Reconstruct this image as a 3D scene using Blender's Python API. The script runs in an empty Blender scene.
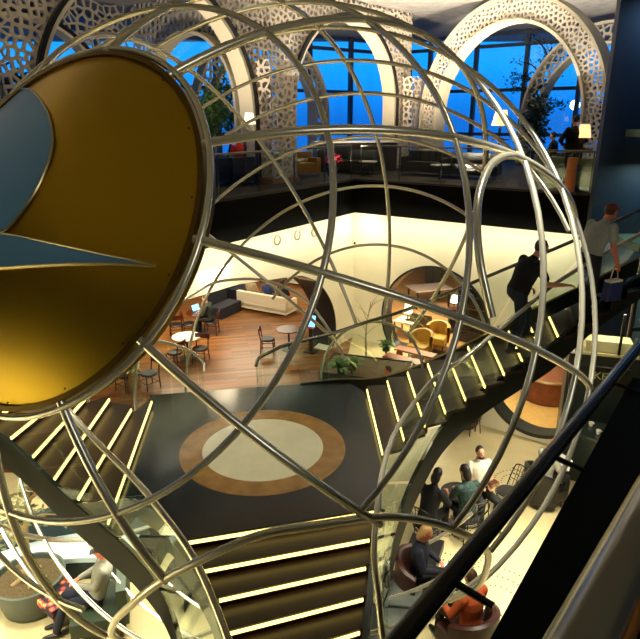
import bpy, math, random
from mathutils import Vector, Matrix, Quaternion
from math import sin, cos, pi, radians, sqrt, atan2, hypot, tan
S = bpy.context.scene
COL = S.collection
random.seed(7)

# ---------------------------------------------------------------- camera, world, exposure
F, TH, CX, CY = 605.0, radians(18.3), 320.0, 319.5
cam = bpy.data.cameras.new('camera'); camo = bpy.data.objects.new('camera', cam); COL.objects.link(camo)
cam.sensor_width = 36.0; cam.lens = F / 640.0 * 36.0; cam.clip_end = 300; cam.clip_start = .05
camo.location = (0, 0, 0); camo.rotation_euler = (pi / 2 - TH, 0, 0)
S.camera = camo
S.view_settings.view_transform = 'Standard'; S.view_settings.look = 'None'
S.view_settings.gamma = 1.0; S.view_settings.use_curve_mapping = False
S.view_settings.exposure = 0.0
W = bpy.data.worlds.new('dusk'); S.world = W; W.use_nodes = True
nt = W.node_tree; nt.nodes.clear()
o_ = nt.nodes.new('ShaderNodeOutputWorld'); b_ = nt.nodes.new('ShaderNodeBackground')
tc = nt.nodes.new('ShaderNodeTexCoord'); sp = nt.nodes.new('ShaderNodeSeparateXYZ'); rp = nt.nodes.new('ShaderNodeValToRGB')
nt.links.new(tc.outputs['Generated'], sp.inputs[0]); nt.links.new(sp.outputs['Z'], rp.inputs[0])
nt.links.new(rp.outputs[0], b_.inputs[0]); nt.links.new(b_.outputs[0], o_.inputs[0])
cr = rp.color_ramp
cr.elements[0].position = 0.0; cr.elements[0].color = (.004, .10, .45, 1)
cr.elements[1].position = .35; cr.elements[1].color = (.01, .14, .55, 1)
e = cr.elements.new(.08); e.color = (.005, .24, .83, 1)
e = cr.elements.new(.18); e.color = (.01, .21, .75, 1)
b_.inputs[1].default_value = 1.95

# levels
ZU, ZB, ZL, ZF, ZC = -1.8, -2.88, -5.04, -7.2, 3.68      # upper floor, band underside, landing, lower floor, ceiling
KX, KY = 1.14, 19.8                                     # inner corner of the void
DL, DR = (.55, .835), (.815, -.58)

def light(name, kind, loc, energy, color, target=None, size=1.0, size_y=None, spot=None, blend=.5):
    l = bpy.data.lights.new(name, kind); l.energy = energy; l.color = color
    if kind == 'AREA':
        l.size = size
        if size_y: l.shape = 'RECTANGLE'; l.size_y = size_y
    elif kind == 'SPOT':
        l.spot_size = radians(spot or 60); l.spot_blend = blend; l.shadow_soft_size = size
    else: l.shadow_soft_size = size
    o = bpy.data.objects.new(name, l); COL.objects.link(o); o.location = loc
    if target is not None:
        o.rotation_euler = (Vector(target) - Vector(loc)).to_track_quat('-Z', 'Y').to_euler()
    return o
WARM = (1, .86, .58); CREAM = (1, .93, .70)
def wallpt(d, t, z, off=0.0):
    n = (-DR[0] * 0, 0)
    return (KX + d[0] * t, KY + d[1] * t, z)
# cove lights that wash the two cream walls from under the dark band
for (d, t0, t1, n, E) in (((-DL[0], -DL[1]), .2, 9.6, (.835, -.55), 118), (DR, .2, 9.5, (-.58, -.815), 112)):
    tm = (t0 + t1) / 2
    p = (KX + d[0] * tm + n[0] * .75, KY + d[1] * tm + n[1] * .75, ZB + .02)
    o = light('cove_light', 'AREA', p, E, CREAM, size=t1 - t0, size_y=.12)
    zax = Vector((n[0] * .55, n[1] * .55, 1)).normalized(); xax = Vector((d[0], d[1], 0)); yax = zax.cross(xax)
    o.rotation_euler = Matrix((xax, yax, zax)).transposed().to_euler()
# unseen spots added over the void to light the floor and landing
for p, t, E, c, a in (
        ((4.2, 8.0, ZC - .1), (3.0, 7.9, ZF), 5200, CREAM, 22), ((2.2, 5.5, ZC - .1), (2.3, 7.2, ZF), 4600, CREAM, 28),
        ((-4.6, 6.6, ZC - .1), (-4.9, 7.8, ZF), 6500, CREAM, 32), ((-1.2, 8.0, ZC - .1), (-1.0, 9.2, ZL), 1500, CREAM, 36)):
    light('void_fill', 'SPOT', p, E, c, t, size=.6, spot=a, blend=.6)
light('under_flight_fill', 'AREA', (-5.5, 8.6, -4.5), 150, CREAM, (-5.1, 7.6, -9), size=1.4)  # unseen lights added below the flights to brighten the lower floor
light('under_flight_fill', 'AREA', (-4.7, 5.7, -4.7), 110, CREAM, (-4.7, 5.9, -9), size=1.2)
light('under_flight_fill', 'AREA', (3.9, 9.2, -4.9), 95, CREAM, (3.5, 9.6, -9), size=1.2)
light('rear_fill', 'AREA', (6.5, -3.2, 2.6), 230, (1, .95, .82), (-.5, 8, -2.5), size=4)  # unseen light added behind the camera to brighten the tubes
light('west_wall_fill', 'AREA', (-10.8, 1.0, ZB - .1), 420, CREAM, (-12.2, 1.0, -7), size=8, size_y=.5)  # added so that the gold disc reflects a bright wall
light('under_landing_fill', 'AREA', (-2.7, 7.6, -5.45), 70, CREAM, (-2.6, 7.9, -9), size=1.0)  # unseen, added to brighten the dark floor below the landing
light('disc_fill', 'AREA', (-8.5, 3.0, ZF + .3), 160, (1, .86, .45), (-3.4, 5.2, -2.2), size=2.5)  # unseen light added to brighten the lower half of the disc
# unseen area lights added to light the rooms under the balcony
for p, E, sz in (((-4.6, 19.2, -4.3), 300, 2.5), ((-2.6, 24.0, -4.2), 240, 3), ((-3.0, 14.6, -3.4), 170, 1.6),
                 ((4.0, 20.6, -4.2), 420, 2.0), ((8.0, 16.8, -4.2), 260, 2.0), ((5.3, 13.2, -4.6), 70, 1.2)):
    light('room_fill', 'AREA', p, E, (1, .82, .56), (p[0], p[1], -9), size=sz)
# lounge upstairs: unseen spots added to brighten the pierced arches
for p, t, E in (((-3.2, 15.3, ZU + .5), (-3.6, 17, 3), 1300), ((.6, 19.9, ZU + .5), (1.2, 22, 3), 1900), ((4.6, 19.4, ZU + .4), (5.7, 21.5, 3.2), 2700),
                ((-8, 10, ZU + .5), (-9, 11, 3), 1300)):
    light('arch_fill', 'SPOT', p, E, (1, .85, .66), t, size=.3, spot=120, blend=.8)
for p, E in (((5.5, 20, 0), 150), ((9, 22, 0), 60), ((1, 20.5, 0), 60)):
    light('ceiling_fill', 'AREA', (p[0], p[1], 1.2), E, (1, .95, .85), (p[0], p[1], 9), size=4)  # unseen area lights added to lift the tone of the ceiling

# ---------------------------------------------------------------- pixel -> place helpers
def ray(x, y):
    u = (x - CX) / F; v = -(y - CY) / F
    return Vector((u, cos(TH) + v * sin(TH), -sin(TH) + v * cos(TH)))
def at(x, y, z):
    d = ray(x, y); return d * (z / d.z)
def aty(x, y, yy):
    d = ray(x, y); return d * (yy / d.y)
def onwall(x, y, d, off=0.0):
    n = Vector((d[1], -d[0], 0)); r = ray(x, y); k = Vector((KX, KY, 0)) + n * off
    return r * (k.dot(n) / r.dot(n))
SC = Vector((-.7233, 8.2919, -2.8568)); SR = 4.2929
SA = Vector((-.42062, -.75305, .50596)).normalized()
T1 = SA.cross(Vector((0, 0, 1))).normalized(); T2 = T1.cross(SA)
def sph(phi, psi, r=None):
    phi = radians(phi); psi = radians(psi)
    return SC + (r or SR) * (cos(phi) * SA + sin(phi) * (cos(psi) * T1 + sin(psi) * T2))
def onsph(x, y, back=False):
    d = ray(x, y).normalized(); b = d.dot(SC); q = sqrt(max(0, b * b - (SC.dot(SC) - SR * SR)))
    return d * (b + q if back else b - q)

# ---------------------------------------------------------------- materials
def lin(c): return tuple(((v / 255) / 12.92 if v <= 10 else (((v / 255) + .055) / 1.055) ** 2.4) for v in c)
MATS = {}
def mat(name, rgb, rough=.5, metal=0.0, var=0.0, vscale=8.0, emit=0.0, spec=.5, coat=0.0, alpha=1.0):
    if name in MATS: return MATS[name]
    m = bpy.data.materials.new(name); m.use_nodes = True; MATS[name] = m
    n = m.node_tree.nodes; L = m.node_tree.links; p = n['Principled BSDF']
    c = (*lin(rgb), 1)
    p.inputs['Base Color'].default_value = c; p.inputs['Roughness'].default_value = rough
    p.inputs['Metallic'].default_value = metal; p.inputs['Specular IOR Level'].default_value = spec
    p.inputs['Coat Weight'].default_value = coat
    if emit:
        p.inputs['Emission Color'].default_value = c; p.inputs['Emission Strength'].default_value = emit
    if var:
        t = n.new('ShaderNodeTexCoord'); nz = n.new('ShaderNodeTexNoise'); nz.inputs['Scale'].default_value = vscale
        nz.inputs['Detail'].default_value = 4
        r = n.new('ShaderNodeValToRGB'); L.new(t.outputs['Object'], nz.inputs['Vector']); L.new(nz.outputs['Fac'], r.inputs[0])
        r.color_ramp.elements[0].position = .3; r.color_ramp.elements[1].position = .7
        r.color_ramp.elements[0].color = tuple(x * (1 - var) for x in c[:3]) + (1,)
        r.color_ramp.elements[1].color = tuple(min(1, x * (1 + var)) for x in c[:3]) + (1,)
        L.new(r.outputs[0], p.inputs['Base Color'])
    return m
def glassmat(name, tint, refl=.6):
    m = bpy.data.materials.new(name); m.use_nodes = True; MATS[name] = m
    n = m.node_tree.nodes; L = m.node_tree.links; n.clear()
    o = n.new('ShaderNodeOutputMaterial'); mx = n.new('ShaderNodeMixShader'); t = n.new('ShaderNodeBsdfTransparent')
    g = n.new('ShaderNodeBsdfGlossy'); f = n.new('ShaderNodeFresnel'); k = n.new('ShaderNodeMath'); k.operation = 'MULTIPLY'
    ge = n.new('ShaderNodeNewGeometry'); ma = n.new('ShaderNodeMath'); ma.operation = 'MULTIPLY_ADD'; ma.inputs[1].default_value = 1 / 1.5 - 1.5; ma.inputs[2].default_value = 1.5
    L.new(ge.outputs['Backfacing'], ma.inputs[0]); L.new(ma.outputs[0], f.inputs[0]); k.inputs[1].default_value = refl; L.new(f.outputs[0], k.inputs[0])
    t.inputs[0].default_value = (*tint, 1); g.inputs['Roughness'].default_value = .02
    g.inputs[0].default_value = (.9, 1, .95, 1)
    L.new(k.outputs[0], mx.inputs[0]); L.new(t.outputs[0], mx.inputs[1]); L.new(g.outputs[0], mx.inputs[2]); L.new(mx.outputs[0], o.inputs[0])
    return m
def plankmat(name, c1, c2, ang, rough=.3, sx=.14):
    m = bpy.data.materials.new(name); m.use_nodes = True; MATS[name] = m
    n = m.node_tree.nodes; L = m.node_tree.links; p = n['Principled BSDF']; p.inputs['Roughness'].default_value = rough
    t = n.new('ShaderNodeTexCoord'); mp = n.new('ShaderNodeMapping'); mp.inputs['Rotation'].default_value = (0, 0, ang)
    br = n.new('ShaderNodeTexBrick'); br.inputs['Scale'].default_value = 1.0
    br.inputs['Brick Width'].default_value = 1.6; br.inputs['Row Height'].default_value = sx; br.inputs['Mortar Size'].default_value = .003
    br.inputs['Color1'].default_value = (*lin(c1), 1); br.inputs['Color2'].default_value = (*lin(c2), 1)
    br.inputs['Mortar'].default_value = (*[x * .4 for x in lin(c2)], 1); br.offset = .37
    nz = n.new('ShaderNodeTexNoise'); nz.inputs['Scale'].default_value = 1.2; nz.inputs['Detail'].default_value = 6
    m2 = n.new('ShaderNodeMapping'); m2.inputs['Scale'].default_value = (1, 14, 1); m2.inputs['Rotation'].default_value = (0, 0, 0)
    mx = n.new('ShaderNodeMix'); mx.data_type = 'RGBA'; mx.blend_type = 'MULTIPLY'; mx.inputs[0].default_value = .5
    L.new(t.outputs['Object'], mp.inputs[0]); L.new(mp.outputs[0], br.inputs[0]); L.new(mp.outputs[0], m2.inputs[0]); L.new(m2.outputs[0], nz.inputs[0])
    L.new(br.outputs[0], mx.inputs[6]); L.new(nz.outputs['Color'], mx.inputs[7]); 
    hs = n.new('ShaderNodeHueSaturation'); hs.inputs['Saturation'].default_value = 0; hs.inputs['Value'].default_value = 1.7
    L.new(nz.outputs['Color'], hs.inputs['Color']); L.new(hs.outputs[0], mx.inputs[7])
    L.new(mx.outputs[2], p.inputs['Base Color'])
    return m
STEEL = mat('brushed_steel', (226, 223, 206), .26, .72)
STEELD = mat('dark_steel', (92, 92, 84), .3, 1.0)
STEELH = mat('satin_rail', (150, 152, 146), .22, .9)
GOLD = mat('satin_gold', (196, 162, 48), .33, 1.0)
BIRD = mat('steel_blue', (98, 156, 216), .40, .3)
EDGE = mat('pale_edge', (190, 180, 140), .35, 1.0)
BLACK = mat('black_band', (5, 6, 5), .8, spec=.08)
BLACKG = mat('black_gloss', (10, 10, 9), .25)
WALL = mat('cream_plaster', (238, 230, 200), .75, var=.03, vscale=1.5)
CEIL = mat('grey_ceiling', (150, 146, 138), .85, var=.22, vscale=3.0)
CREAMF = mat('cream_terrazzo', (210, 194, 146), .32, var=.06, vscale=2.5)
WOODF = plankmat('oak_planks', (150, 100, 52), (98, 62, 30), radians(-12))
DECKF = mat('pale_floor', (150, 120, 88), .4, var=.15)
UPF = mat('dark_carpet', (46, 40, 34), .8, var=.2)
LAND = mat('dark_granite', (8, 24, 34), .22, var=.3, vscale=3)
LANDD = mat('dark_granite_edge', (26, 24, 24), .25, var=.2)
MRING = mat('brown_marble', (148, 110, 58), .2, var=.22, vscale=5)
MCEN = mat('pale_marble', (216, 212, 184), .15, var=.07, vscale=2.5)
TREAD = mat('wenge_tread', (44, 22, 10), .4, var=.25, vscale=6)
STRG = mat('green_grey_stringer', (20, 25, 20), .6, spec=.2)
STRD = mat('black_stringer', (16, 17, 15), .35)
LED = mat('led_strip', (255, 224, 124), .5, emit=3.6)
GLASS = glassmat('clear_glass', (.93, .97, .95), 1.0)
GLASSG = glassmat('green_glass', (.91, .965, .93), 1.0)
GLASSD = glassmat('smoked_glass', (.48, .58, .70), 1.0)
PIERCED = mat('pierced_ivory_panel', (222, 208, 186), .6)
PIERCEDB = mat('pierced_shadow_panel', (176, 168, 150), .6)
TRIMI = mat('ivory_trim', (206, 196, 168), .5)
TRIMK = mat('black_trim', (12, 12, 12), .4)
MULL = mat('mullion_grey', (66, 78, 96), .5, .3)
DWOOD = mat('mahogany', (70, 26, 14), .3, var=.2)
DSEAT = mat('black_leather', (18, 16, 16), .45)
WHITE = mat('white_top', (232, 224, 205), .35)
SOFA = mat('white_leather', (216, 206, 178), .5)
YELL = mat('mustard_leather', (196, 148, 46), .45)
SHADE = mat('lit_lampshade', (255, 205, 140), .6, emit=1.6)
SHADEW = mat('lit_pale_shade', (255, 236, 205), .6, emit=1.5)
SKIN = mat('skin', (196, 140, 108), .55); SKIN2 = mat('ruddy_skin', (206, 120, 92), .55)
POT = mat('grey_pot', (74, 84, 76), .5); SOIL = mat('soil', (84, 70, 40), .9, var=.5, vscale=40)
LEAF = mat('green_leaf', (74, 112, 44), .5, var=.35, vscale=12); LEAFD = mat('dark_leaf', (26, 48, 30), .55, var=.35, vscale=12)
LEAFS = mat('sage_leaf', (128, 134, 90), .55, var=.3, vscale=12)
BARK = mat('pale_bark', (150, 128, 84), .8, var=.25, vscale=20); BARKD = mat('dark_bark', (40, 32, 24), .85)
SCREEN = mat('blue_screen', (120, 190, 240), .4, emit=1.2)
def cloth(n, rgb): return mat(n, rgb, .85, var=.10, vscale=30)

# ---------------------------------------------------------------- mesh builder
class MB:
    def __init__(s): s.v = []; s.f = []
    def add(s, vs, fs):
        b = len(s.v); s.v += [tuple(p) for p in vs]; s.f += [tuple(i + b for i in q) for q in fs]; return s
    def box(s, c, d, rz=0.0, top=None):
        hx, hy, hz = d[0] / 2, d[1] / 2, d[2] / 2; tx, ty = top or (1, 1); cs, sn = cos(rz), sin(rz); vs = []
        for (x, y, z) in ((-1, -1, -1), (1, -1, -1), (1, 1, -1), (-1, 1, -1), (-1, -1, 1), (1, -1, 1), (1, 1, 1), (-1, 1, 1)):
            px, py = x * hx * (tx if z > 0 else 1), y * hy * (ty if z > 0 else 1)
            vs.append((c[0] + px * cs - py * sn, c[1] + px * sn + py * cs, c[2] + z * hz))
        return s.add(vs, [(0, 3, 2, 1), (4, 5, 6, 7), (0, 1, 5, 4), (1, 2, 6, 5), (2, 3, 7, 6), (3, 0, 4, 7)])
    def prism(s, poly, z0, z1):
        n = len(poly); z0f = z0 if callable(z0) else (lambda p: z0); z1f = z1 if callable(z1) else (lambda p: z1)
        a = sum(poly[i][0] * poly[(i + 1) % n][1] - poly[(i + 1) % n][0] * poly[i][1] for i in range(n))
        if a < 0: poly = poly[::-1]
        vs = [(p[0], p[1], z0f(p)) for p in poly] + [(p[0], p[1], z1f(p)) for p in poly]
        return s.add(vs, [tuple(range(n))[::-1], tuple(range(n, 2 * n))] + [(i, (i + 1) % n, n + (i + 1) % n, n + i) for i in range(n)])
    def slab(s, poly, off):           # planar polygon of 3d points, extruded by the vector off
        n = len(poly); o = Vector(off); vs = [Vector(p) for p in poly] + [Vector(p) + o for p in poly]
        return s.add(vs, [tuple(range(n)), tuple(range(n, 2 * n))[::-1]] + [(i, n + i, n + (i + 1) % n, (i + 1) % n) for i in range(n)])
    def tube(s, pts, r, n=10, closed=False, cap=True, flat=1.0):
        pts = [Vector(p) for p in pts]; m = len(pts); rs = r if isinstance(r, (list, tuple)) else [r] * m
        vs = []; up = None
        for i in range(m):
            if closed: t = pts[(i + 1) % m] - pts[i - 1]
            else: t = pts[min(i + 1, m - 1)] - pts[max(i - 1, 0)]
            if t.length < 1e-9: t = Vector((0, 0, 1))
            t.normalize()
            if up is None:
                up = Vector((0, 0, 1)) if abs(t.z) < .9 else Vector((1, 0, 0))
            up = (up - t * up.dot(t))
            if up.length < 1e-6: up = t.orthogonal()
            up.normalize(); sd = t.cross(up)
            for k in range(n):
                a = 2 * pi * k / n; vs.append(pts[i] + (up * cos(a) * flat + sd * sin(a)) * rs[i])
        fs = []
        for i in range(m if closed else m - 1):
            j = (i + 1) % m
            for k in range(n): fs.append((i * n + k, i * n + (k + 1) % n, j * n + (k + 1) % n, j * n + k))
        if not closed and cap: fs += [tuple(range(n))[::-1], tuple(range((m - 1) * n, m * n))]
        return s.add(vs, fs)
    def lathe(s, prof, c=(0, 0, 0), n=24, sx=1.0, sy=1.0):
        vs = []; m = len(prof)
        for (r, z) in prof:
            for k in range(n):
                a = 2 * pi * k / n; vs.append((c[0] + r * cos(a) * sx, c[1] + r * sin(a) * sy, c[2] + z))
        fs = [(i * n + k, i * n + (k + 1) % n, (i + 1) * n + (k + 1) % n, (i + 1) * n + k) for i in range(m - 1) for k in range(n)]
        fs += [tuple(range(n))[::-1], tuple(range((m - 1) * n, m * n))]
        return s.add(vs, fs)
    def ball(s, c, r, n=12, m=8):
        rx, ry, rz = r if isinstance(r, (tuple, list)) else (r, r, r)
        prof = [(sin(pi * i / m), -cos(pi * i / m)) for i in range(m + 1)]
        prof[0] = (.02, -1); prof[-1] = (.02, 1); vs = []
        for (q, z) in prof:
            for k in range(n): vs.append((c[0] + rx * q * cos(2 * pi * k / n), c[1] + ry * q * sin(2 * pi * k / n), c[2] + rz * z))
        fs = [(i * n + k, i * n + (k + 1) % n, (i + 1) * n + (k + 1) % n, (i + 1) * n + k) for i in range(m) for k in range(n)]
        fs += [tuple(range(n))[::-1], tuple(range(m * n, (m + 1) * n))]
        return s.add(vs, fs)
    def grid(s, rows, thick=None):    # rows of points -> sheet (with thickness vector if given)
        R, Cn = len(rows), len(rows[0]); vs = [p for r in rows for p in r]
        fs = [(i * Cn + k, i * Cn + k + 1, (i + 1) * Cn + k + 1, (i + 1) * Cn + k) for i in range(R - 1) for k in range(Cn - 1)]
        if thick is None: return s.add(vs, fs)
        o = Vector(thick); N = len(vs); vs2 = [Vector(p) + o for p in vs]
        fs = fs + [tuple(N + i for i in q[::-1]) for q in fs]
        rim = [k for k in range(Cn)] + [i * Cn + Cn - 1 for i in range(1, R)] + [(R - 1) * Cn + k for k in range(Cn - 2, -1, -1)] + [i * Cn for i in range(R - 2, 0, -1)]
        for a, b in zip(rim, rim[1:] + rim[:1]): fs.append((b, a, N + a, N + b))
        return s.add(vs + vs2, fs)
    def build(s, name, m, parent=None, smooth=True, local=False, bevel=0.0):
        me = bpy.data.meshes.new(name); me.from_pydata(s.v, [], s.f); me.materials.append(m); me.validate(); me.update()
        if smooth and len(me.polygons):
            me.polygons.foreach_set('use_smooth', [True] * len(me.polygons))
            try: me.set_sharp_from_angle(angle=radians(38))
            except Exception: pass
        o = bpy.data.objects.new(name, me); COL.objects.link(o)
        if parent:
            o.parent = parent
            if not local and parent.type == 'EMPTY': o.matrix_parent_inverse = Matrix.Translation(-parent.location)
        if bevel:
            b = o.modifiers.new('bevel', 'BEVEL'); b.width = bevel; b.segments = 2; b.limit_method = 'ANGLE'
        return o
def tag(o, label=None, cat=None, group=None, kind=None):
    if label: o['label'] = label
    if cat: o['category'] = cat
    if group: o['group'] = group
    if kind: o['kind'] = kind
    return o
def thing(name, label, cat, loc=(0, 0, 0), rz=0.0, group=None):
    o = bpy.data.objects.new(name, None); COL.objects.link(o); o.location = loc; o.rotation_euler = (0, 0, rz)
    o.empty_display_size = .2
    return tag(o, label, cat, group)
def struct(o): o['kind'] = 'structure'; return o
def dup(root, loc, rz=0.0, label=None, group=None, scale=None):
    def cp(o, par):
        c = o.copy(); COL.objects.link(c)
        if par is not None: c.parent = par
        for ch in list(o.children): cp(ch, c)
        return c
    r = cp(root, None); r.location = loc; r.rotation_euler = (0, 0, rz)
    if label: r['label'] = label
    if group: r['group'] = group
    if scale: r.scale = (scale,) * 3
    return r
def smooth_path(pts, n=8):
    pts = [Vector(p) for p in pts]; out = []
    for i in range(len(pts) - 1):
        p0 = pts[i - 1] if i else pts[0] * 2 - pts[1]; p1, p2 = pts[i], pts[i + 1]
        p3 = pts[i + 2] if i + 2 < len(pts) else pts[-1] * 2 - pts[-2]
        for k in range(n):
            t = k / n
            out.append(.5 * ((2 * p1) + (p2 - p0) * t + (2 * p0 - 5 * p1 + 4 * p2 - p3) * t * t + (3 * p1 - p0 - 3 * p2 + p3) * t ** 3))
    out.append(pts[-1]); return out

# ================================================================ SETTING
exec_setting = True
m = MB(); m.prism([(-16, -5), (16, -5), (16, 40), (-16, 40)], ZF - .3, ZF); f = struct(m.build('floor', CREAMF, smooth=False))
# warm plank floor behind the landing and inside the left room
wp = [(-9, 11.3), (.55, 11.3), (.75, 17.0), (3.0, 34), (-16, 34), (-16, 11.3)]
m = MB(); m.prism(wp, ZF, ZF + .012); struct(m.build('floor_planks', WOODF, smooth=False))
m = MB(); m.prism([(1.4, 19.9), (9.5, 14.2), (16, 24), (5, 32)], ZF, ZF + .015); struct(m.build('floor_room', plankmat('blond_planks', (206, 160, 104), (184, 132, 80), .6), smooth=False))
# ceiling and outer shell
m = MB(); m.prism([(-24, -6), (24, -6), (24, 33), (-24, 33)], ZC, ZC + .3); struct(m.build('ceiling', CEIL, smooth=False))
DARKW = mat('dark_wall', (34, 34, 32), .7)
m = MB(); m.box((0, -5.2, -1.2), (40, .3, 13)); struct(m.build('wall_rear', DARKW, smooth=False))
m = MB(); m.box((14.2, 4.5, -1.2), (.3, 19, 13)); struct(m.build('wall_side', DARKW, smooth=False))
m = MB(); m.box((-12.5, 2.0, 1.2), (.3, 14, 8.16)); struct(m.build('wall_west', DARKW, smooth=False))
m = MB(); m.box((-12.5, 2.0, (ZF + ZB) / 2), (.3, 14, ZB - ZF)); struct(m.build('wall_southwest', WALL, smooth=False))
m = MB(); m.box((0, 34, -4.6), (60, .3, 5.6)); struct(m.build('wall_far', WALL, smooth=False))
m = MB(); m.box((16.2, 22, -4.6), (.3, 24, 5.6)); struct(m.build('wall_east', WALL, smooth=False))
m = MB(); m.box((-16.2, 22, -4.6), (.3, 24, 5.6)); struct(m.build('wall_northwest', WALL, smooth=False))
# upper floor slab ring around the void
A = (KX - DL[0] * 12.5, KY - DL[1] * 12.5); Bq = (KX + DR[0] * 9.8, KY + DR[1] * 9.8)
m = MB()
m.prism([(KX, KY), A, (-20, 9.4), (-22, 33), (22, 33), (22, 14.12), Bq], ZU - .06, ZU)
struct(m.build('floor_upper', UPF, smooth=False))
m = MB()
def off(p, n, k): return (p[0] + n[0] * k, p[1] + n[1] * k)
NL, NR = (-.835, .55), (.58, .815)
m.prism([(KX, KY), A, (-20, 9.4), (-22, 33), (22, 33), (22, 14.12), Bq], ZB, ZU - .06)
struct(m.build('trim_1', BLACK, smooth=False))['label'] = 'black fascia band round the edge of the upper floor'
# walls under the band
def lw(t, z): return Vector((KX - DL[0] * t, KY - DL[1] * t, z))
def rw(t, z): return Vector((KX + DR[0] * t, KY + DR[1] * t, z))
hdr = [onwall(x, y, DL) for x, y in ((-60, 372), (155, 309), (240, 284), (290, 277), (303, 276), (320, 284), (332, 303), (336, 324), (334, 345), (329, 366))]
def tl(p): return (p.x - KX) / -DL[0]
hp = [(tl(p), max(p.z, ZF)) for p in hdr]
hp = [(14.0, hp[1][1])] + hp[1:]
hp = [(t, z) for (t, z) in hp if z > ZF] + [(hp[-1][0] + .12, ZF)]
nwl = Vector((-.835, .55, 0)) * .55
def wallstrip(mb, top, prof, fn, nv):     # wall between z=top and the profile
    for (a, b) in zip(prof, prof[1:]):
        if abs(a[0] - b[0]) < 1e-4: continue
        mb.slab([fn(a[0], a[1]), fn(b[0], b[1]), fn(b[0], top), fn(a[0], top)], nv)
m = MB(); 
# header over the wide opening; where the arch curls back under itself the profile is split
imax = min(range(len(hp)), key=lambda i: hp[i][0])
wallstrip(m, ZB, hp[:imax + 1], lw, nwl)
low = hp[imax:]
m.slab([lw(0, ZB), lw(low[0][0], ZB)] + [lw(t, z) for t, z in low] + [lw(0, ZF)], nwl)
wl = struct(m.build('wall_left', WALL, smooth=False))
REV = mat('dark_reveal', (22, 18, 14), .5)
m = MB(); pts = smooth_path([lw(t, z) for t, z in hp[3:]], 5)
m.grid([[p + nwl * -.02 for p in pts], [p + nwl * 1.02 for p in pts]], (0.0, 0, .0) and None)
pp = [p + Vector((DL[0], DL[1], 0)) * -.02 for p in pts]
m = MB(); m.grid([[p - nwl * .03 for p in pp], [p + nwl * 1.6 for p in pp]], Vector((-DL[0], -DL[1], 0)) * .05)
struct(m.build('trim_2', REV))['label'] = 'dark reveal of the arched opening in the left wall'
# right wall with a big round window
def tr(p): return (p.x - KX) / DR[0]
oc_t, oc_z, oc_r = 2.98, -6.12, 1.86
nwr = Vector((.58, .815, 0)) * .5
circ = [(oc_t + oc_r * cos(a), oc_z + oc_r * sin(a)) for a in [pi * 2 * i / 64 for i in range(64)]]
def clampz(z): return max(z, ZF + .02)
m = MB()
m.slab([rw(0, ZF), rw(oc_t - oc_r, ZF), rw(oc_t - oc_r, ZB), rw(0, ZB)], nwr)
m.slab([rw(oc_t + oc_r, ZF), rw(11, ZF), rw(11, ZB), rw(oc_t + oc_r, ZB)], nwr)
for i in range(64):
    a, b = circ[i], circ[(i + 1) % 64]
    if abs(a[0] - b[0]) < 1e-5: continue
    if a[1] + b[1] > 2 * oc_z: m.slab([rw(a[0], a[1]), rw(b[0], b[1]), rw(b[0], ZB), rw(a[0], ZB)], nwr)
    elif min(a[1], b[1]) > ZF: m.slab([rw(a[0], ZF), rw(b[0], ZF), rw(b[0], b[1]), rw(a[0], a[1])], nwr)
struct(m.build('wall_right', WALL, smooth=False))
RIM = mat('dark_rim', (30, 34, 28), .4)
m = MB(); ring = []
for i in range(65):
    a = 2 * pi * i / 64
    z = oc_z + oc_r * sin(a); z2 = oc_z + (oc_r - .07) * sin(a)
    ring.append([rw(oc_t + oc_r * cos(a), max(z, ZF)) - nwr * .06, rw(oc_t + (oc_r - .07) * cos(a), max(z2, ZF + .02)) - nwr * .06,
                 rw(oc_t + (oc_r - .07) * cos(a), max(z2, ZF + .02)) + nwr * 1.1, rw(oc_t + oc_r * cos(a), max(z, ZF)) + nwr * 1.1])
m.grid(ring); struct(m.build('window_1', RIM))['label'] = 'dark rim of the round opening in the right wall'
# low curved wall under the right flight with a second round opening
bx0, by0 = at(497, 438, ZF).x, at(497, 438, ZF).y
bd = Vector((.815, -.58, 0)); bn = Vector((.58, .815, 0)) * .35
b0 = at(492, 428, ZF) ; 
def bw(t, z): return Vector((b0.x + bd.x * t, b0.y + bd.y * t, z))
c2t, c2z, c2r = .98, ZF + 1.34, 1.22
m = MB(); top2 = -4.75
m.slab([bw(-.35, ZF), bw(c2t - c2r, ZF), bw(c2t - c2r, top2), bw(-.35, top2)], bn)
m.slab([bw(c2t + c2r, ZF), bw(c2t + c2r + .25, ZF), bw(c2t + c2r + .25, top2), bw(c2t + c2r, top2)], bn)
for i in range(48):
    a, b = 2 * pi * i / 48, 2 * pi * (i + 1) / 48
    ta, za, tb, zb = c2t + c2r * cos(a), c2z + c2r * sin(a), c2t + c2r * cos(b), c2z + c2r * sin(b)
    if abs(ta - tb) < 1e-5: continue
    zt = top2 if za + zb > 2 * c2z else ZF
    m.slab([bw(ta, za), bw(tb, zb), bw(tb, zt), bw(ta, zt)], bn)
struct(m.build('wall_alcove', WALL, smooth=False))
m = MB(); ring = []
for i in range(49):
    a = 2 * pi * i / 48
    ring.append([bw(c2t + r * cos(a), c2z + r * sin(a)) + bn * k for r, k in ((c2r + .02, -.15), (c2r - .07, -.15), (c2r - .07, 1.1), (c2r + .02, 1.1))])
m.grid(ring); struct(m.build('window_2', RIM))['label'] = 'dark rim of the round opening under the right flight'
# alcove behind it
m = MB(); m.prism([tuple(bw(-.35, 0).xy + bn.xy), tuple(bw(2.5, 0).xy + bn.xy), tuple(bw(2.5, 0).xy + bn.xy * 7), tuple(bw(-.35, 0).xy + bn.xy * 7)], ZF + .01, ZF + .03)
struct(m.build('floor_alcove', mat('honey_floor', (224, 182, 104), .4, var=.08)))
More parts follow.
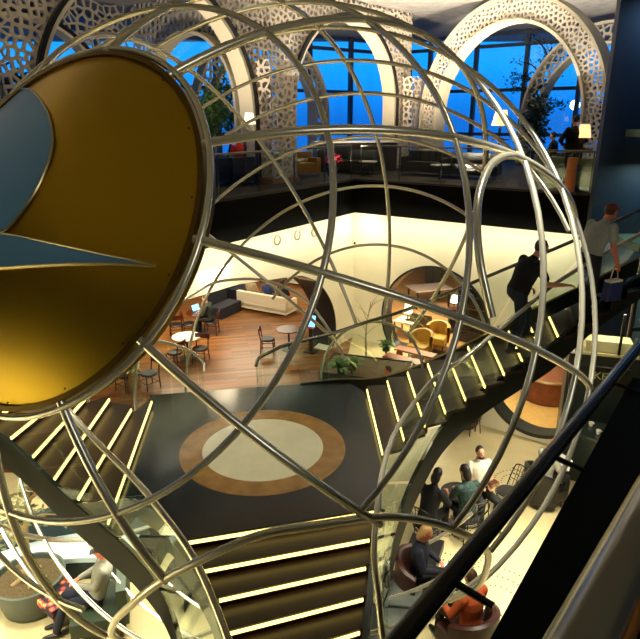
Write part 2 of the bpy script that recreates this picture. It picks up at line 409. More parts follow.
# glazed outer facade of the upper lounge and columns for the arches
FC = [Vector((-11.05, 6.8, 0)), Vector((-6.3, 12.9, 0)), Vector((-1.55, 19.0, 0)), Vector((3.4, 24.6, 0)), Vector((8.6, 17.5, 0)), Vector((13.4, 10.6, 0))]
OL = Vector((-.78, .62, 0)); OR = Vector((.82, .57, 0))
fac = [FC[0] + OL * 9, FC[2] + OL * 8.5, FC[3] + Vector((0, 1, 0)) * 8.0, FC[4] + OR * 9.5, FC[5] + OR * 9]
wi = 1
for a, b in zip(fac, fac[1:]):
    dv = (b - a); Lh = dv.length; dv.normalize(); nv = Vector((-dv.y, dv.x, 0))
    m = MB(); n = max(2, int(Lh / 2.2))
    for i in range(n + 1):
        p = a + dv * Lh * i / n; m.box((p.x, p.y, (ZU + ZC) / 2), (.16, .22, ZC - ZU), atan2(dv.y, dv.x))
    for z in (ZU + .1, ZU + 1.15, 1.25, 3.1, ZC - .12):
        c = (a + b) / 2; m.box((c.x, c.y, z), (Lh, .18, .14), atan2(dv.y, dv.x))
    w = struct(m.build('window_%d' % (wi + 2), MULL, smooth=False))
    m = MB(); c = (a + b) / 2; m.box((c.x, c.y, (ZU + ZC) / 2), (Lh, .02, ZC - ZU), atan2(dv.y, dv.x)); m.build('glass', GLASS, w, smooth=False)
    wi += 1

# ---------------------------------------------------------------- pierced arches
def voronoi(u0, u1, v0, v1, cs, inset, seed):
    rnd = random.Random(seed); nu = int((u1 - u0) / cs) + 3; nv = int((v1 - v0) / cs) + 3
    P = [[(u0 + (i - 1 + .5 + rnd.uniform(-.42, .42)) * cs, v0 + (j - 1 + .5 + rnd.uniform(-.42, .42)) * cs) for j in range(nv)] for i in range(nu)]
    out = []
    for i in range(1, nu - 1):
        for j in range(1, nv - 1):
            c = P[i][j]; poly = [(c[0] + a * cs * 2, c[1] + b * cs * 2) for a, b in ((-1, -1), (1, -1), (1, 1), (-1, 1))]
            for di in (-2, -1, 0, 1, 2):
                for dj in (-2, -1, 0, 1, 2):
                    if (di or dj) and 0 <= i + di < nu and 0 <= j + dj < nv:
                        q = P[i + di][j + dj]; mx, my = (c[0] + q[0]) / 2, (c[1] + q[1]) / 2; nx, ny = q[0] - c[0], q[1] - c[1]
                        new = []
                        for k in range(len(poly)):
                            a, b = poly[k], poly[(k + 1) % len(poly)]
                            da = (a[0] - mx) * nx + (a[1] - my) * ny; db = (b[0] - mx) * nx + (b[1] - my) * ny
                            if da <= 0: new.append(a)
                            if (da <= 0) != (db <= 0):
                                t = da / (da - db); new.append((a[0] + (b[0] - a[0]) * t, a[1] + (b[1] - a[1]) * t))
                        poly = new
                        if not poly: break
                if not poly: break
            if len(poly) < 3: continue
            cx = sum(p[0] for p in poly) / len(poly); cy = sum(p[1] for p in poly) / len(poly)
            out.append(((cx, cy), poly, [(cx + (p[0] - cx) * inset, cy + (p[1] - cy) * inset) for p in poly]))
    return out
def pierced(mb, cells, keep, fix, mp, th):
    for c, P, Q in cells:
        if not keep(*c): continue
        P = [fix(*p) for p in P]; Q = [fix(*q) for q in Q]; n = len(P)
        vs = [mp(u, v, 0) for u, v in P] + [mp(u, v, 0) for u, v in Q] + [mp(u, v, th) for u, v in P] + [mp(u, v, th) for u, v in Q]
        fs = []
        for k in range(n):
            l = (k + 1) % n
            fs += [(k, l, n + l, n + k), (2 * n + l, 2 * n + k, 3 * n + k, 3 * n + l), (n + k, n + l, 3 * n + l, 3 * n + k)]
        mb.add(vs, fs)
def arch_bay(a, b, rin, rout, zc, label, panel=True, cs=.30, seed=1, material=None, trims=True, inset=.72, depth=.45, zlo=ZU):
    a = Vector((a[0], a[1], 0)); b = Vector((b[0], b[1], 0)); d = b - a; Lh = d.length; d.normalize(); mid = (a + b) / 2
    nv = Vector((-d.y, d.x, 0)); t = thing('pierced_arch', label, 'arch', (mid.x, mid.y, zlo), 0, 'pierced arches of the upper lounge')
    def rad(u, v): return hypot(u, max(v - zc, 0)) if v > zc else abs(u)
    def mp(u, v, k): return mid + d * u + nv * (k - .03) + Vector((0, 0, v))
    hw = Lh / 2
    def keep(u, v):
        r = rad(u, v)
        if v < zlo or v > ZC: return False
        if r < rin - .05: return False
        if not panel: return r < rout
        return abs(u) <= hw
    def fix(u, v):
        v = min(max(v, zlo), ZC); r = rad(u, v)
        lim = None
        if r < rin: lim = rin
        if not panel and r > rout: lim = rout
        if lim:
            s = lim / max(r, 1e-4)
            if v > zc: u, v = u * s, zc + (v - zc) * s
            else: u = u * s
        if panel: u = min(max(u, -hw), hw)
        return u, v
    mb = MB(); pierced(mb, voronoi(-hw - .2, hw + .2, zlo, ZC, cs, inset, seed), keep, fix, mp, .06)
    mb.build('pierced_panel', material or PIERCED, t, smooth=False)
    def prof(r, n=40):
        pts = [(-r, zlo), (-r, (zlo + zc) / 2)] + [(-r * cos(pi * k / n), zc + r * sin(pi * k / n)) for k in range(n + 1)] + [(r, (zlo + zc) / 2), (r, zlo)]
        return [p for p in pts if p[1] < ZC - .01]
    def band(r, w, k0, k1, name, m):
        mb = MB(); rows = []
        for (u, v) in prof(r):
            s = (r + w) / r; ou, ov = (u * s, zc + (v - zc) * s) if v > zc else (u * s, v)
            rows.append([mp(u, v, k0), mp(ou, ov, k0), mp(ou, ov, k1), mp(u, v, k1), mp(u, v, k0)])
        mb.grid(rows); mb.build(name, m, t, smooth=False)
    if trims:
        band(rin - .07, .09, -.09, depth, 'ivory_edge', TRIMI)
        band(rin + .03, .10, -depth * .32, -.05, 'black_edge', TRIMK) if panel else None  # black trim along the arch edge
    if not panel: band(rout - .03, .09, -.09, depth, 'ivory_edge', TRIMI)
    return t
arch_bay(FC[0], FC[1], 3.0, 0, -.3, 'pierced ivory arch at the upper left corner, mostly behind the gold disc', cs=.33, seed=3, inset=.82)
arch_bay(FC[1], FC[2], 3.2, 0, .1, 'large pierced ivory arch rising out of view above the gold disc', cs=.185, seed=4, inset=.66)
arch_bay(FC[2], FC[3], 2.7, 0, .45, 'pierced ivory arch with black edge in the middle of the upper lounge', cs=.185, seed=5, inset=.66)
arch_bay(FC[3], FC[4], 2.95, 3.62, .02, 'great round pierced arch framing the tree and the standing silhouette', panel=False, cs=.15, seed=6, inset=.62)
arch_bay(FC[4], FC[5], 2.9, 3.55, .0, 'pierced arch hidden mostly behind the smoked glass lift shaft', panel=False, cs=.34, seed=7)
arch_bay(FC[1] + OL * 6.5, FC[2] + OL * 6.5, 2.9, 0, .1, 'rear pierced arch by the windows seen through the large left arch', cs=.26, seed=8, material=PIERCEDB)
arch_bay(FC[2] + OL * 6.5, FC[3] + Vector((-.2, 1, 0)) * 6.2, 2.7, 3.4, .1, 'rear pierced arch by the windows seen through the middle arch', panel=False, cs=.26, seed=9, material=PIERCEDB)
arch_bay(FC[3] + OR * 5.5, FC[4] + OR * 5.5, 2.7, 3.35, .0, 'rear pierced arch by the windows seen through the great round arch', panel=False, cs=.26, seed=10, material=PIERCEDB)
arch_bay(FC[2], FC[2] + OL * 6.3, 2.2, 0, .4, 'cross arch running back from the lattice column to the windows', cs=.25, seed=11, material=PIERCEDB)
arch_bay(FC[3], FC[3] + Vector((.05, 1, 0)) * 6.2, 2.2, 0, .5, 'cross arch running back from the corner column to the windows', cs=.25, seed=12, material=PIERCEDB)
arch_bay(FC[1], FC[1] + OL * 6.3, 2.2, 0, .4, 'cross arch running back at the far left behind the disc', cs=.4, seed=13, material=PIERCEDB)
# lattice columns at the arch feet: pierced tapering shafts with a plinth
def column(p, w0, w1, h, label, seed):
    t = thing('lattice_column', label, 'column', (p[0], p[1], ZU), 0, 'lattice columns')
    mb = MB(); per = 4; cells = voronoi(0, 4, 0, h, .27, .66, seed)
    def mp(u, v, k):
        u = u % 4; s = (w0 + (w1 - w0) * (max(v, 0) / h) ** 3) / 2 - k * .0
        i = int(u); f = u - i; c = [(-1, -1), (1, -1), (1, 1), (-1, 1), (-1, -1)]
        x = c[i][0] + (c[i + 1][0] - c[i][0]) * f; y = c[i][1] + (c[i + 1][1] - c[i][1]) * f
        rr = s - k; ca, sa = cos(.84), sin(.84)
        x, y = x * rr, y * rr
        return Vector((p[0] + x * ca - y * sa, p[1] + x * sa + y * ca, ZU + .1 + v))
    cells = voronoi(0.02, 3.98, 0.1, h, .2, .64, seed)
    pierced(mb, cells, lambda u, v: 0 <= u <= 4 and 0 <= v <= h, lambda u, v: (min(max(u, 0), 3.999), min(max(v, 0), h)), mp, .05)
    mb.build('pierced_shaft', PIERCED, t, smooth=False)
    mb = MB(); mb.box((p[0], p[1], ZU + .06), (w0 * 1.15, w0 * 1.15, .14), .84); mb.build('plinth', mat('salmon_plinth', (170, 120, 92), .5), t, smooth=False)
column((FC[2].x + .12, FC[2].y - .1), 1.0, 1.25, 3.3, 'pierced lattice column on a salmon plinth at the left balcony edge', 21)
column((FC[3].x, FC[3].y), .95, 1.3, 3.2, 'pierced lattice column behind the inner corner of the void', 22)
column((FC[4].x + .1, FC[4].y), .7, .9, 3.0, 'pierced lattice column beside the smoked glass lift shaft', 23)

# ---------------------------------------------------------------- balcony balustrades along the void
def balustrade(p, q, label, zr=-.78, n=5):
    p = Vector((p[0], p[1], 0)); q = Vector((q[0], q[1], 0)); d = q - p; Lh = d.length; d.normalize(); c = (p + q) / 2; a = atan2(d.y, d.x)
    t = thing('glass_balustrade', label, 'railing', (c.x, c.y, ZU), 0, 'balcony glass railings')
    m = MB(); m.tube([p + Vector((0, 0, zr)), q + Vector((0, 0, zr))], .03, 10); m.build('handrail', STEELD, t)
    for i in range(n):
        c = p + d * Lh * (i + .5) / n; m = MB(); m.box((c.x, c.y, (ZU + zr) / 2), (Lh / n - .03, .018, zr - ZU - .06), a); m.build('glass_panel', GLASS, t, smooth=False)
    for i in range(n + 1):
        c = p + d * Lh * i / n; m = MB(); m.box((c.x, c.y, (ZU + zr) / 2), (.03, .03, zr - ZU), a); m.build('post', STEELD, t, smooth=False)
il, ir = (-.835 * .12, .55 * .12), (.58 * .12, .815 * .12)
balustrade((KX + il[0] - .05, KY + il[1]), (A[0] + il[0], A[1] + il[1]), 'glass railing along the left balcony edge', n=8)
balustrade((KX + ir[0] + .1, KY + ir[1]), (Bq[0] + ir[0], Bq[1] + ir[1]), 'glass railing along the right balcony edge', n=7)

# ---------------------------------------------------------------- staircase
def px3(lst): return [at(x, y, z) for x, y, z in lst]
RL = .15
# right flight nosings
nearR = {}; farR = {}
n1 = Vector((.98, 8.2, 0)); n8 = at(524, 361, ZL + RL * 8)
f1 = at(367, 386, ZL + RL); f8 = at(508, 327, ZL + RL * 8)
def lerp(a, b, t): return a + (b - a) * t
NR_ = 21
def nosR(k):
    z = ZL + RL * k; t = (k - 1) / 7
    a = lerp(n1, n8, t); b = lerp(f1, f8, t); a = Vector((a.x, a.y, z)); b = Vector((b.x, b.y, z)); return a, b
leftpx = {1: ((105, 526), (152, 397)), 2: ((75, 500), (132, 405)), 3: ((50, 481), (110, 395)), 4: ((30, 456), (86, 395)), 5: ((8, 437), (62, 394)), 6: ((-16, 420), (36, 392))}
def nosL(k):
    z = ZL + RL * k
    if k <= 6: a, b = at(*leftpx[k][0], z), at(*leftpx[k][1], z)
    else:
        a5, b5 = nosL(5); a6, b6 = nosL(6); a = a6 + (a6 - nosL(4)[0]) / 2 * (k - 6); b = b6 + (b6 - nosL(4)[1]) / 2 * (k - 6)
        a.z = b.z = z
    return a, b
lowpx = {1: ((178, 546), (381, 513)), 2: ((198, 574), (374, 541)), 3: ((214, 603), (370, 569)), 4: ((225, 636), (367, 600))}
def nosD(k):      # lower flight, going down towards the camera
    z = ZL - .15 * (k - 1)
    if k <= 4: a, b = at(lowpx[k][0][0], lowpx[k][0][1] - 5, z), at(lowpx[k][1][0], lowpx[k][1][1] - 5, z)
    else:
        a2, b2 = nosD(2); a4, b4 = nosD(4); a = a4 + (a4 - a2) / 2 * (k - 4); b = b4 + (b4 - b2) / 2 * (k - 4); a.z = b.z = z
    return a, b
def flight(name, label, nos, ks, up, loc, led=True):
    t = thing(name, label, 'staircase', loc)
    for k in ks:
        a, b = nos(k); c, d = nos(k + 1)
        if not up:      # tread from nosing k back to nosing k-1 is above: here tread k lies between nosing k+1 (front) and nosing k
            zt = c.z; poly = [(a.x, a.y), (b.x, b.y), (d.x, d.y), (c.x, c.y)]; rise = a.z - c.z; ea, eb = a, b
        else:
            zt = a.z; poly = [(a.x, a.y), (b.x, b.y), (d.x, d.y), (c.x, c.y)]; rise = RL; ea, eb = a, b
        m = MB(); m.prism(poly, zt - .05, zt)
        fwd = Vector(((c + d - a - b).x, (c + d - a - b).y, 0)).normalized()
        o3 = fwd * .03
        if up: m.slab([a - Vector((0, 0, .05)), b - Vector((0, 0, .05)), b - Vector((0, 0, rise)), a - Vector((0, 0, rise))], o3)
        else: m.slab([a - Vector((0, 0, .05)), b - Vector((0, 0, .05)), b - Vector((0, 0, rise)), a - Vector((0, 0, rise))], -o3)
        tr_ = m.build('tread', TREAD, t, smooth=False)
        if led and (k <= 10 or not up):
            m = MB(); o = -fwd * .018 if up else fwd * .018; dn = Vector((0, 0, -.075)); s = (b - a) * .03
            p, q = a + s - Vector((0, 0, .028)), b - s - Vector((0, 0, .028))
            m.slab([p, q, q + dn * .55, p + dn * .55], o); m.build('light_strip', LED, tr_, smooth=False)
    return t
SR_ = flight('staircase', 'right flight with lit steps climbing past the man in black to the balcony', nosR, range(1, NR_ + 1), True, tuple(nosR(1)[0]))
SL_ = flight('staircase', 'left flight with lit steps climbing behind the gold disc', nosL, range(1, 18), True, tuple(nosL(1)[0]))
SD_ = flight('staircase', 'lower flight with glowing step edges going down from the medallion landing', nosD, range(1, 15), False, (-.6, 6.0, ZF))
# the landing with its medallion
lf = nosD(1)
land = [at(120, 398, ZL), at(150, 395, ZL), at(205, 391, ZL), at(257, 387, ZL), at(300, 384, ZL), at(345, 380, ZL), f1 + Vector((0, 0, 0)), n1, lf[1], lf[0], at(168, 522, ZL), at(134, 500, ZL), nosL(1)[0], nosL(1)[1]]
land[0:1] = []
m = MB(); t = thing('stair_landing', 'dark granite stair landing with a round marble medallion', 'landing', (-1.0, 8.7, ZL))
m.prism([(p.x, p.y) for p in land], ZL - .28, ZL); m.build('slab', LAND, t, smooth=False)
a, b = lf; q = (b - a).normalized(); nn = Vector((-q.y, q.x, 0)) * .42
m = MB(); m.slab([a + nn + Vector((0, 0, .003)), b + nn + Vector((0, 0, .003)), b + Vector((0, 0, .003)), a + Vector((0, 0, .003))], (0, 0, -.006)); m.build('edge_strip', LANDD, t, smooth=False)
mc = (at(180, 447, ZL) + at(344, 445, ZL)) / 2; mc = Vector((mc.x + .02, mc.y - .05, ZL))
def disc_ring(mb, c, r0, r1, z0, z1, n=72, sy=1.0):
    rows = []
    for i in range(n + 1):
        a = 2 * pi * i / n; rows.append([(c[0] + r * cos(a), c[1] + r * sin(a) * sy, z) for r, z in ((r1, z0), (r1, z1), (r0, z1), (r0, z0))])
    mb.grid(rows)
m = MB(); disc_ring(m, mc, .965, 1.33, ZL - .01, ZL + .004); m.build('medallion_ring', MRING, t, smooth=False)
m = MB(); m.lathe([(.97, -.01), (.97, .005), (.001, .005)], mc, 72); m.build('medallion_centre', MCEN, t, smooth=False)
# stringers, rails and glass
strR = px3([(660, 262, -2.58), (640, 276, -2.75), (600, 303, -3.1), (555, 343, -3.62), (523, 363, -3.88), (480, 392, -4.3), (445, 425, -4.65), (420, 468, -4.95), (405, 503, -5.02), (394, 540, -5.15), (389, 575, -5.4), (388, 639, -5.95), (394, 740, -6.75)])
railR = px3([(700, 203, -1.4), (640, 234, -1.94), (565, 277, -2.6), (520, 312, -2.98), (466, 357, -3.44), (435, 378, -3.74), (402, 420, -4.0), (388, 450, -4.1), (381, 480, -4.14), (377, 511, -4.16), (374, 554, -4.4), (379, 604, -4.75), (383, 639, -5.02), (396, 720, -5.6)])
strL = px3([(-60, 395, -3.5), (-17, 426, -3.95), (5, 440, -4.1), (26, 458, -4.25), (49, 481, -4.4), (75, 504, -4.56), (103, 528, -4.72), (130, 552, -4.86), (160, 590, -5.1), (177, 639, -5.65), (190, 720, -6.4)])
railL = px3([(20, 350, -3.0), (65, 407, -3.68), (100, 445, -3.9), (135, 480, -4.08), (160, 510, -4.16), (195, 560, -4.45), (228, 639, -4.95), (252, 720, -5.5)])
strF = px3([(300, 384, -5.04), (336, 380, -5.0), (380, 378, -4.98), (420, 365, -4.74), (455, 350, -4.33), (485, 335, -4.0), (515, 318, -3.6), (560, 297, -3.15), (640, 258, -2.45)])
railF = px3([(256, 366, -4.6), (259, 358, -4.5), (270, 352, -4.35), (286, 345, -4.2), (330, 334, -4.0), (367, 322, -3.8), (406, 310, -3.54), (460, 288, -3.17), (520, 263, -2.73), (575, 240, -2.3), (640, 210, -1.74), (700, 185, -1.3)])
def plate(parent, path, h, th, name, m, n=6):
    pts = smooth_path(path, n); mb = MB(); rows = []
    for i, p in enumerate(pts):
        t_ = pts[min(i + 1, len(pts) - 1)] - pts[max(i - 1, 0)]; sd = Vector((-t_.y, t_.x, 0)).normalized() * th
        dn = Vector((0, 0, -h)); rows.append([p, p + sd, p + sd + dn, p + dn, p])
    mb.grid(rows); return mb.build(name, m, parent)
def rail(parent, path, r, name='handrail', m=STEEL, n=8): 
    mb = MB(); mb.tube(smooth_path(path, n), r, 12); return mb.build(name, m, parent)
def glass_between(parent, lo, hi, i0, i1, panels, m=GLASSG, lift=.02):
    a = smooth_path(lo, 8); b = smooth_path(hi, 8)
    def samp(P, f):
        x = f * (len(P) - 1); i = min(int(x), len(P) - 2); return lerp(P[i], P[i + 1], x - i)
    for k in range(panels):
        f0, f1 = i0 + (i1 - i0) * (k + .03) / panels, i0 + (i1 - i0) * (k + .97) / panels; rows = []
        for q in range(5):
            f = f0 + (f1 - f0) * q / 4; p, u = samp(a, f), samp(b, f); rows.append([p + Vector((0, 0, lift)), lerp(p, u, .5), u - Vector((0, 0, .03))])
        mb = MB(); mb.grid(rows, (.006, .012, 0)); mb.build('glass_panel', m, parent)
plate(SR_, strR, .5, -.06, 'stringer', STRG); rail(SR_, railR, .036); glass_between(SR_, strR, railR, 0.02, .98, 8)
plate(SL_, strL, .48, .06, 'stringer', STRG); rail(SL_, railL, .04); glass_between(SL_, strL, railL, .05, .95, 6)
plate(SR_, strF, .3, .05, 'stringer', STRD); rail(SR_, railF, .036, m=STEELH)
mb = MB(); mb.tube(smooth_path([p + Vector((0, 0, .02)) for p in strF], 6), .018, 6); mb.build('edge_trim', EDGE, SR_)
glass_between(SR_, strF, railF[3:], .0, .98, 6, GLASS)
lowin = [nosD(k)[1] + Vector((.06, 0, -.02)) for k in range(1, 13)]
plate(SD_, lowin, .45, -.07, 'stringer', STRD)
lowin2 = [nosD(k)[0] + Vector((-.06, 0, -.02)) for k in range(1, 13)]
plate(SD_, lowin2, .45, .07, 'stringer', STRD)
# curved glass ends of the rear rails
gl = thing('glass_railing', 'curved glass rail end at the left of the opening onto the plank floor', 'railing', tuple(at(180, 385, ZL)))
lr = px3([(110, 344, -3.95), (150, 340, -4.0), (175, 345, -4.15), (192, 352, -4.3), (203, 362, -4.5), (204, 372, -4.65)]); rail(gl, lr, .03)
lb = [Vector((p.x, p.y, ZL - .35)) for p in lr]; glass_between(gl, lb, lr, 0, 1, 3, GLASSG)
gr = thing('glass_railing', 'curved glass rail end at the right of the opening onto the plank floor', 'railing', tuple(at(270, 385, ZL)))
lr = px3([(256, 366, -4.6), (259, 358, -4.5), (270, 352, -4.35), (286, 345, -4.2), (330, 334, -4.0)])
lb = [Vector((p.x, p.y, ZL - .35)) for p in lr]; glass_between(gr, lb, lr, 0, 1, 3, GLASSG)
m = MB(); m.tube(smooth_path([p + Vector((0, 0, .0)) for p in lb], 6), .02, 8); m.build('base_channel', STEELD, gr)

# ---------------------------------------------------------------- the wire globe
G = thing('wire_globe', 'great spherical cage of bent steel tubes round the stair landing', 'sculpture', (SC.x, SC.y, SC.z - SR))
def arc(par, pts, r, name, m=STEEL, closed=False): 
    mb = MB(); mb.tube(pts, r, 12, closed); return mb.build(name, m, par)
PSIS = {0: 113, 30: 165, 60: 165, 91: 165, 122: 165, 152: 90, 180: 90, -150: 55.5, -120: 46.2, -92: 128, -60: 128, -30: 90}
for ps, end in PSIS.items():
    n = int((end - 22.6) / 2.2); arc(G, [sph(22.6 + (end - 22.6) * i / n, ps) for i in range(n + 1)], .037, 'meridian_tube')
for ph, cut in ((36, None), (52.3, (-150, -98)), (65.3, (-154, -97)), (77.5, (-153, -98)), (89.5, (-146, -100)), (100, (150, -145)), (113, (124, -146)), (127, (124, -146)), (143.5, (150, 25))):
    rr = .029
    if cut is None: arc(G, [sph(ph, k * 4) for k in range(90)], rr, 'parallel_ring', closed=True)
    else:
        a0, a1 = (cut[1], cut[0] + 360) if cut[0] < 0 else ((cut[1], cut[0]) if cut[1] > 0 else (cut[1], cut[0])); n = 80; arc(G, [sph(ph, a0 + (a1 - a0) * i / n) for i in range(n + 1)], rr, 'parallel_ring')
arc(G, [sph(165, k * 10) for k in range(36)], .03, 'hub_ring', closed=True)
arc(G, smooth_path([sph(*q) for q in ((88, -100), (75, -96), (62, -97), (54, -103), (49, -111), (46, -119), (45, -129), (46, -138), (50, -145.5), (55, -151), (61, -153.5), (69, -154), (76, -153), (82, -150), (91, -145), (99, -138))], 8), .036, 'door_arch')
arc(G, smooth_path([onsph(x, y) for x, y in ((492, 317), (487, 296), (480, 262), (477, 227), (479, 195), (489, 168), (502, 157), (517, 155))], 8), .036, 'door_arch')
arc(G, smooth_path([onsph(x, y, True) for x, y in ((167, 320), (182, 302), (200, 290), (217, 282), (242, 279), (262, 280), (280, 285), (300, 296), (315, 310), (334, 338), (345, 360))], 6), .029, 'inner_arc')
arc(G, [sph(23.3, k * 4, SR + .01) for k in range(90)], .03, 'rim_ring', closed=True)
# disc with the soaring bird emblem
DC = SC + SA * SR * cos(radians(22.69)); DR_ = SR * sin(radians(22.69)) - .015
D = thing('emblem_disc', 'huge satin gold disc with a blue soaring bird emblem on the side of the globe', 'sculpture', tuple(DC))
U_ = T1; V_ = T2
def dxy(x, y, h=0.0):
    u, v = dxy0(x, y, .2)
    for _ in range(12): u, v = dxy0(x, y, bulge(u, v))
    return u, v
def dxy0(x, y, h=0.0):                 # where the ray through a pixel meets the disc plane, in disc coordinates
    r = ray(x, y); c = DC + SA * h; p = r * (c.dot(SA) / r.dot(SA)); p = p - c; return p.dot(U_), p.dot(V_)
BUL = .36
def bulge(u, v):
    r2 = (u * u + v * v) / (DR_ * DR_); return BUL * (1 - min(r2, 1))
def dpt(u, v, k=0.0): return DC + U_ * u + V_ * v + SA * (bulge(u, v) + k)
m = MB(); rows = []
NRr = 24
for i in range(NRr + 1):
    r = DR_ * (1 - i / NRr) if i < NRr else .001
    rows.append([dpt(r * cos(2 * pi * k / 96), r * sin(2 * pi * k / 96)) for k in range(97)])
m.grid(rows); m.build('gold_face', GOLD, D)
m = MB(); rows = []
for k in range(97):
    a = 2 * pi * k / 96; e1 = U_ * cos(a) + V_ * sin(a)
    rows.append([DC + e1 * (DR_ + .01) - SA * .16, DC + e1 * (DR_ + .02) + SA * .03, DC + e1 * (DR_ - .025) + SA * .04, DC + e1 * (DR_ - .03) + SA * .015])
m.grid(rows); m.build('rim', mat('rim_bronze', (120, 96, 48), .4, 1.0), D)
m = MB(); rows = []
for i in range(13):
    r = DR_ * (1 - i / 12) if i < 12 else .001
    rows.append([DC + (U_ * cos(2 * pi * k / 96) + V_ * sin(2 * pi * k / 96)) * r - SA * .15 for k in range(97)])
m.grid(rows); m.build('back_plate', STEELD, D)
for k in range(16):
    a = 2 * pi * (k + .5) / 16; e1 = U_ * cos(a) + V_ * sin(a); c = DC + e1 * (DR_ - .05) + SA * .05
    mb = MB(); mb.ball(c, .009, 8, 5); mb.build('bolt', STEELD, D)
def inlay(outline, k, name, mm, sub=5):
    import mathutils.geometry as mg
    pts = [Vector((u, v, 0)) for u, v in outline]
    # fill on a fine grid clipped to the outline so that the sheet follows the bulge
    us = [p.x for p in pts]; vs = [p.y for p in pts]; st = .06; mb = MB()
    n0 = int((max(us) - min(us)) / st) + 1
    def clip(poly, ax, lo, keepg):
        out = []
        for i in range(len(poly)):
            a, b = poly[i], poly[(i + 1) % len(poly)]; da, db = (a[ax] - lo) * keepg, (b[ax] - lo) * keepg
            if da >= 0: out.append(a)
            if (da >= 0) != (db >= 0):
                t = da / (da - db); out.append((a[0] + (b[0] - a[0]) * t, a[1] + (b[1] - a[1]) * t))
        return out
    base = [(p.x, p.y) for p in pts]
    # convex pieces by ear clipping
    tri = mg.tessellate_polygon([pts])
    for t3 in tri:
        T = [base[i] for i in t3]
        lo = int(math.floor(min(p[0] for p in T) / st)); hi = int(math.ceil(max(p[0] for p in T) / st))
        for i in range(lo, hi):
            P = clip(clip(T, 0, i * st, 1), 0, (i + 1) * st, -1)
            if len(P) < 3: continue
            lo2 = int(math.floor(min(p[1] for p in P) / st)); hi2 = int(math.ceil(max(p[1] for p in P) / st))
            for j in range(lo2, hi2):
                Q = clip(clip(P, 1, j * st, 1), 1, (j + 1) * st, -1)
                if len(Q) < 3: continue
                mb.add([dpt(u, v, k) for u, v in Q] + [dpt(u, v, k - .03) for u, v in Q],
                       [tuple(range(len(Q)))] + [(a, (a + 1) % len(Q), len(Q) + (a + 1) % len(Q), len(Q) + a) for a in range(len(Q))])
    o = mb.build(name, mm, D, smooth=False)
    return o
wing = [(-26, 120), (0, 104), (14, 93), (24, 90), (34, 92), (44, 104), (51, 118), (54, 136), (53, 152), (47, 170), (38, 190), (24, 212), (10, 228), (0, 235)]
tail = [(0, 233), (50, 243), (100, 254), (130, 260), (157, 266.5), (110, 264.5), (70, 265), (30, 267), (0, 269), (-40, 274), (-110, 292), (-60, 250)]
body = [dxy(x, y, BUL * .8) for x, y in wing] 
left = [dxy(x, y, BUL * .7) for x, y in ((-60, 250), (-90, 200), (-70, 150))]
inlay(body + left, .012, 'bird_wing', BIRD)
inlay([dxy(x, y, BUL * .8) for x, y in tail], .016, 'bird_tail', BIRD)
edge = MB(); edge.tube([dpt(*q, .014) for q in smooth_path([Vector((*dxy(x, y, BUL * .8), 0)) for x, y in wing[1:]], 4) for q in [(q.x, q.y)]], .012, 6); edge.build('emblem_edge', EDGE, D)
edge = MB(); edge.tube([dpt(*dxy(x, y, BUL * .8), .018) for x, y in tail[4:10]], .014, 6); edge.build('emblem_edge', EDGE, D)
edge = MB(); edge.tube([dpt(*dxy(x, y, BUL * .8), .018) for x, y in tail[:5]], .010, 6); edge.build('emblem_edge', EDGE, D)

# ---------------------------------------------------------------- lift shaft at the right, near balcony rail
lx, ly = 6.85, 12.6
t = thing('lift_shaft', 'tall smoked glass lift shaft with bolted panels at the right edge', 'lift', (lx + 1, ly, ZF))
m = MB(); m.box((lx, ly, (ZF + ZC) / 2), (.07, .07, ZC - ZF)); m.build('corner_post', STRD, t, smooth=False)
m = MB(); m.box((lx + 2.4, ly + .5, (ZF + ZC) / 2), (.07, .07, ZC - ZF)); m.build('corner_post', STRD, t, smooth=False)
for z0, z1 in ((ZF, -4.4), (-4.4, -2.3), (-2.3, -.45), (-.45, 1.25), (1.25, ZC)):
    m = MB(); m.slab([(lx, ly, z0 + .03), (lx + 2.4, ly + .5, z0 + .03), (lx + 2.4, ly + .5, z1 - .03), (lx, ly, z1 - .03)], (0, .03, 0)); m.build('glass_panel', GLASSD, t, smooth=False)
    m = MB(); m.slab([(lx, ly, z0 + .03), (lx + 1.35, ly + 2.2, z0 + .03), (lx + 1.35, ly + 2.2, z1 - .03), (lx, ly, z1 - .03)], (.03, 0, 0)); m.build('glass_panel', GLASSD, t, smooth=False)
    m = MB(); m.slab([(lx, ly - .03, z0 - .04), (lx + 2.4, ly + .47, z0 - .04), (lx + 2.4, ly + .47, z0 + .04), (lx, ly - .03, z0 + .04)], (0, .06, 0)); m.build('cross_rail', STRD, t, smooth=False)
    for dx in (.16, 1.0):
        for z in (z0 + .22, z1 - .22):
            m = MB(); m.lathe([(.035, 0), (.035, .03), (.0, .035)], (0, 0, 0), 12)
            q = MB(); q.v = [(lx + dx + a, ly + .2 * dx - .02 - c, z + b) for a, b, c in m.v]; q.f = m.f; q.build('glass_bolt', STEEL, t)
m = MB(); m.box((lx + 1.4, ly + 2.4, (ZF + ZC) / 2), (3.2, .2, ZC - ZF)); m.build('back_wall', mat('navy_shaft_wall', (24, 34, 50), .5), t, smooth=False)
for z in (-2.75, -.3):
    m = MB(); m.box((lx + 1.4, ly + 1.5, z), (2.2, 1.4, .16)); m.build('landing_deck', mat('shaft_deck', (96, 110, 96), .5), t, smooth=False)
light('shaft_fill', 'AREA', (lx + 1.3, ly + 1.4, -1.0), 110, (.75, 1, .8), (lx + 1.3, ly + 1.4, -5), size=.8)  # unseen lights added inside the shaft to lift its dark glass
light('shaft_fill', 'AREA', (lx + 1.3, ly + 1.4, 2.6), 120, (.55, .8, 1), (lx + 1.3, ly + 1.4, -5), size=.8)

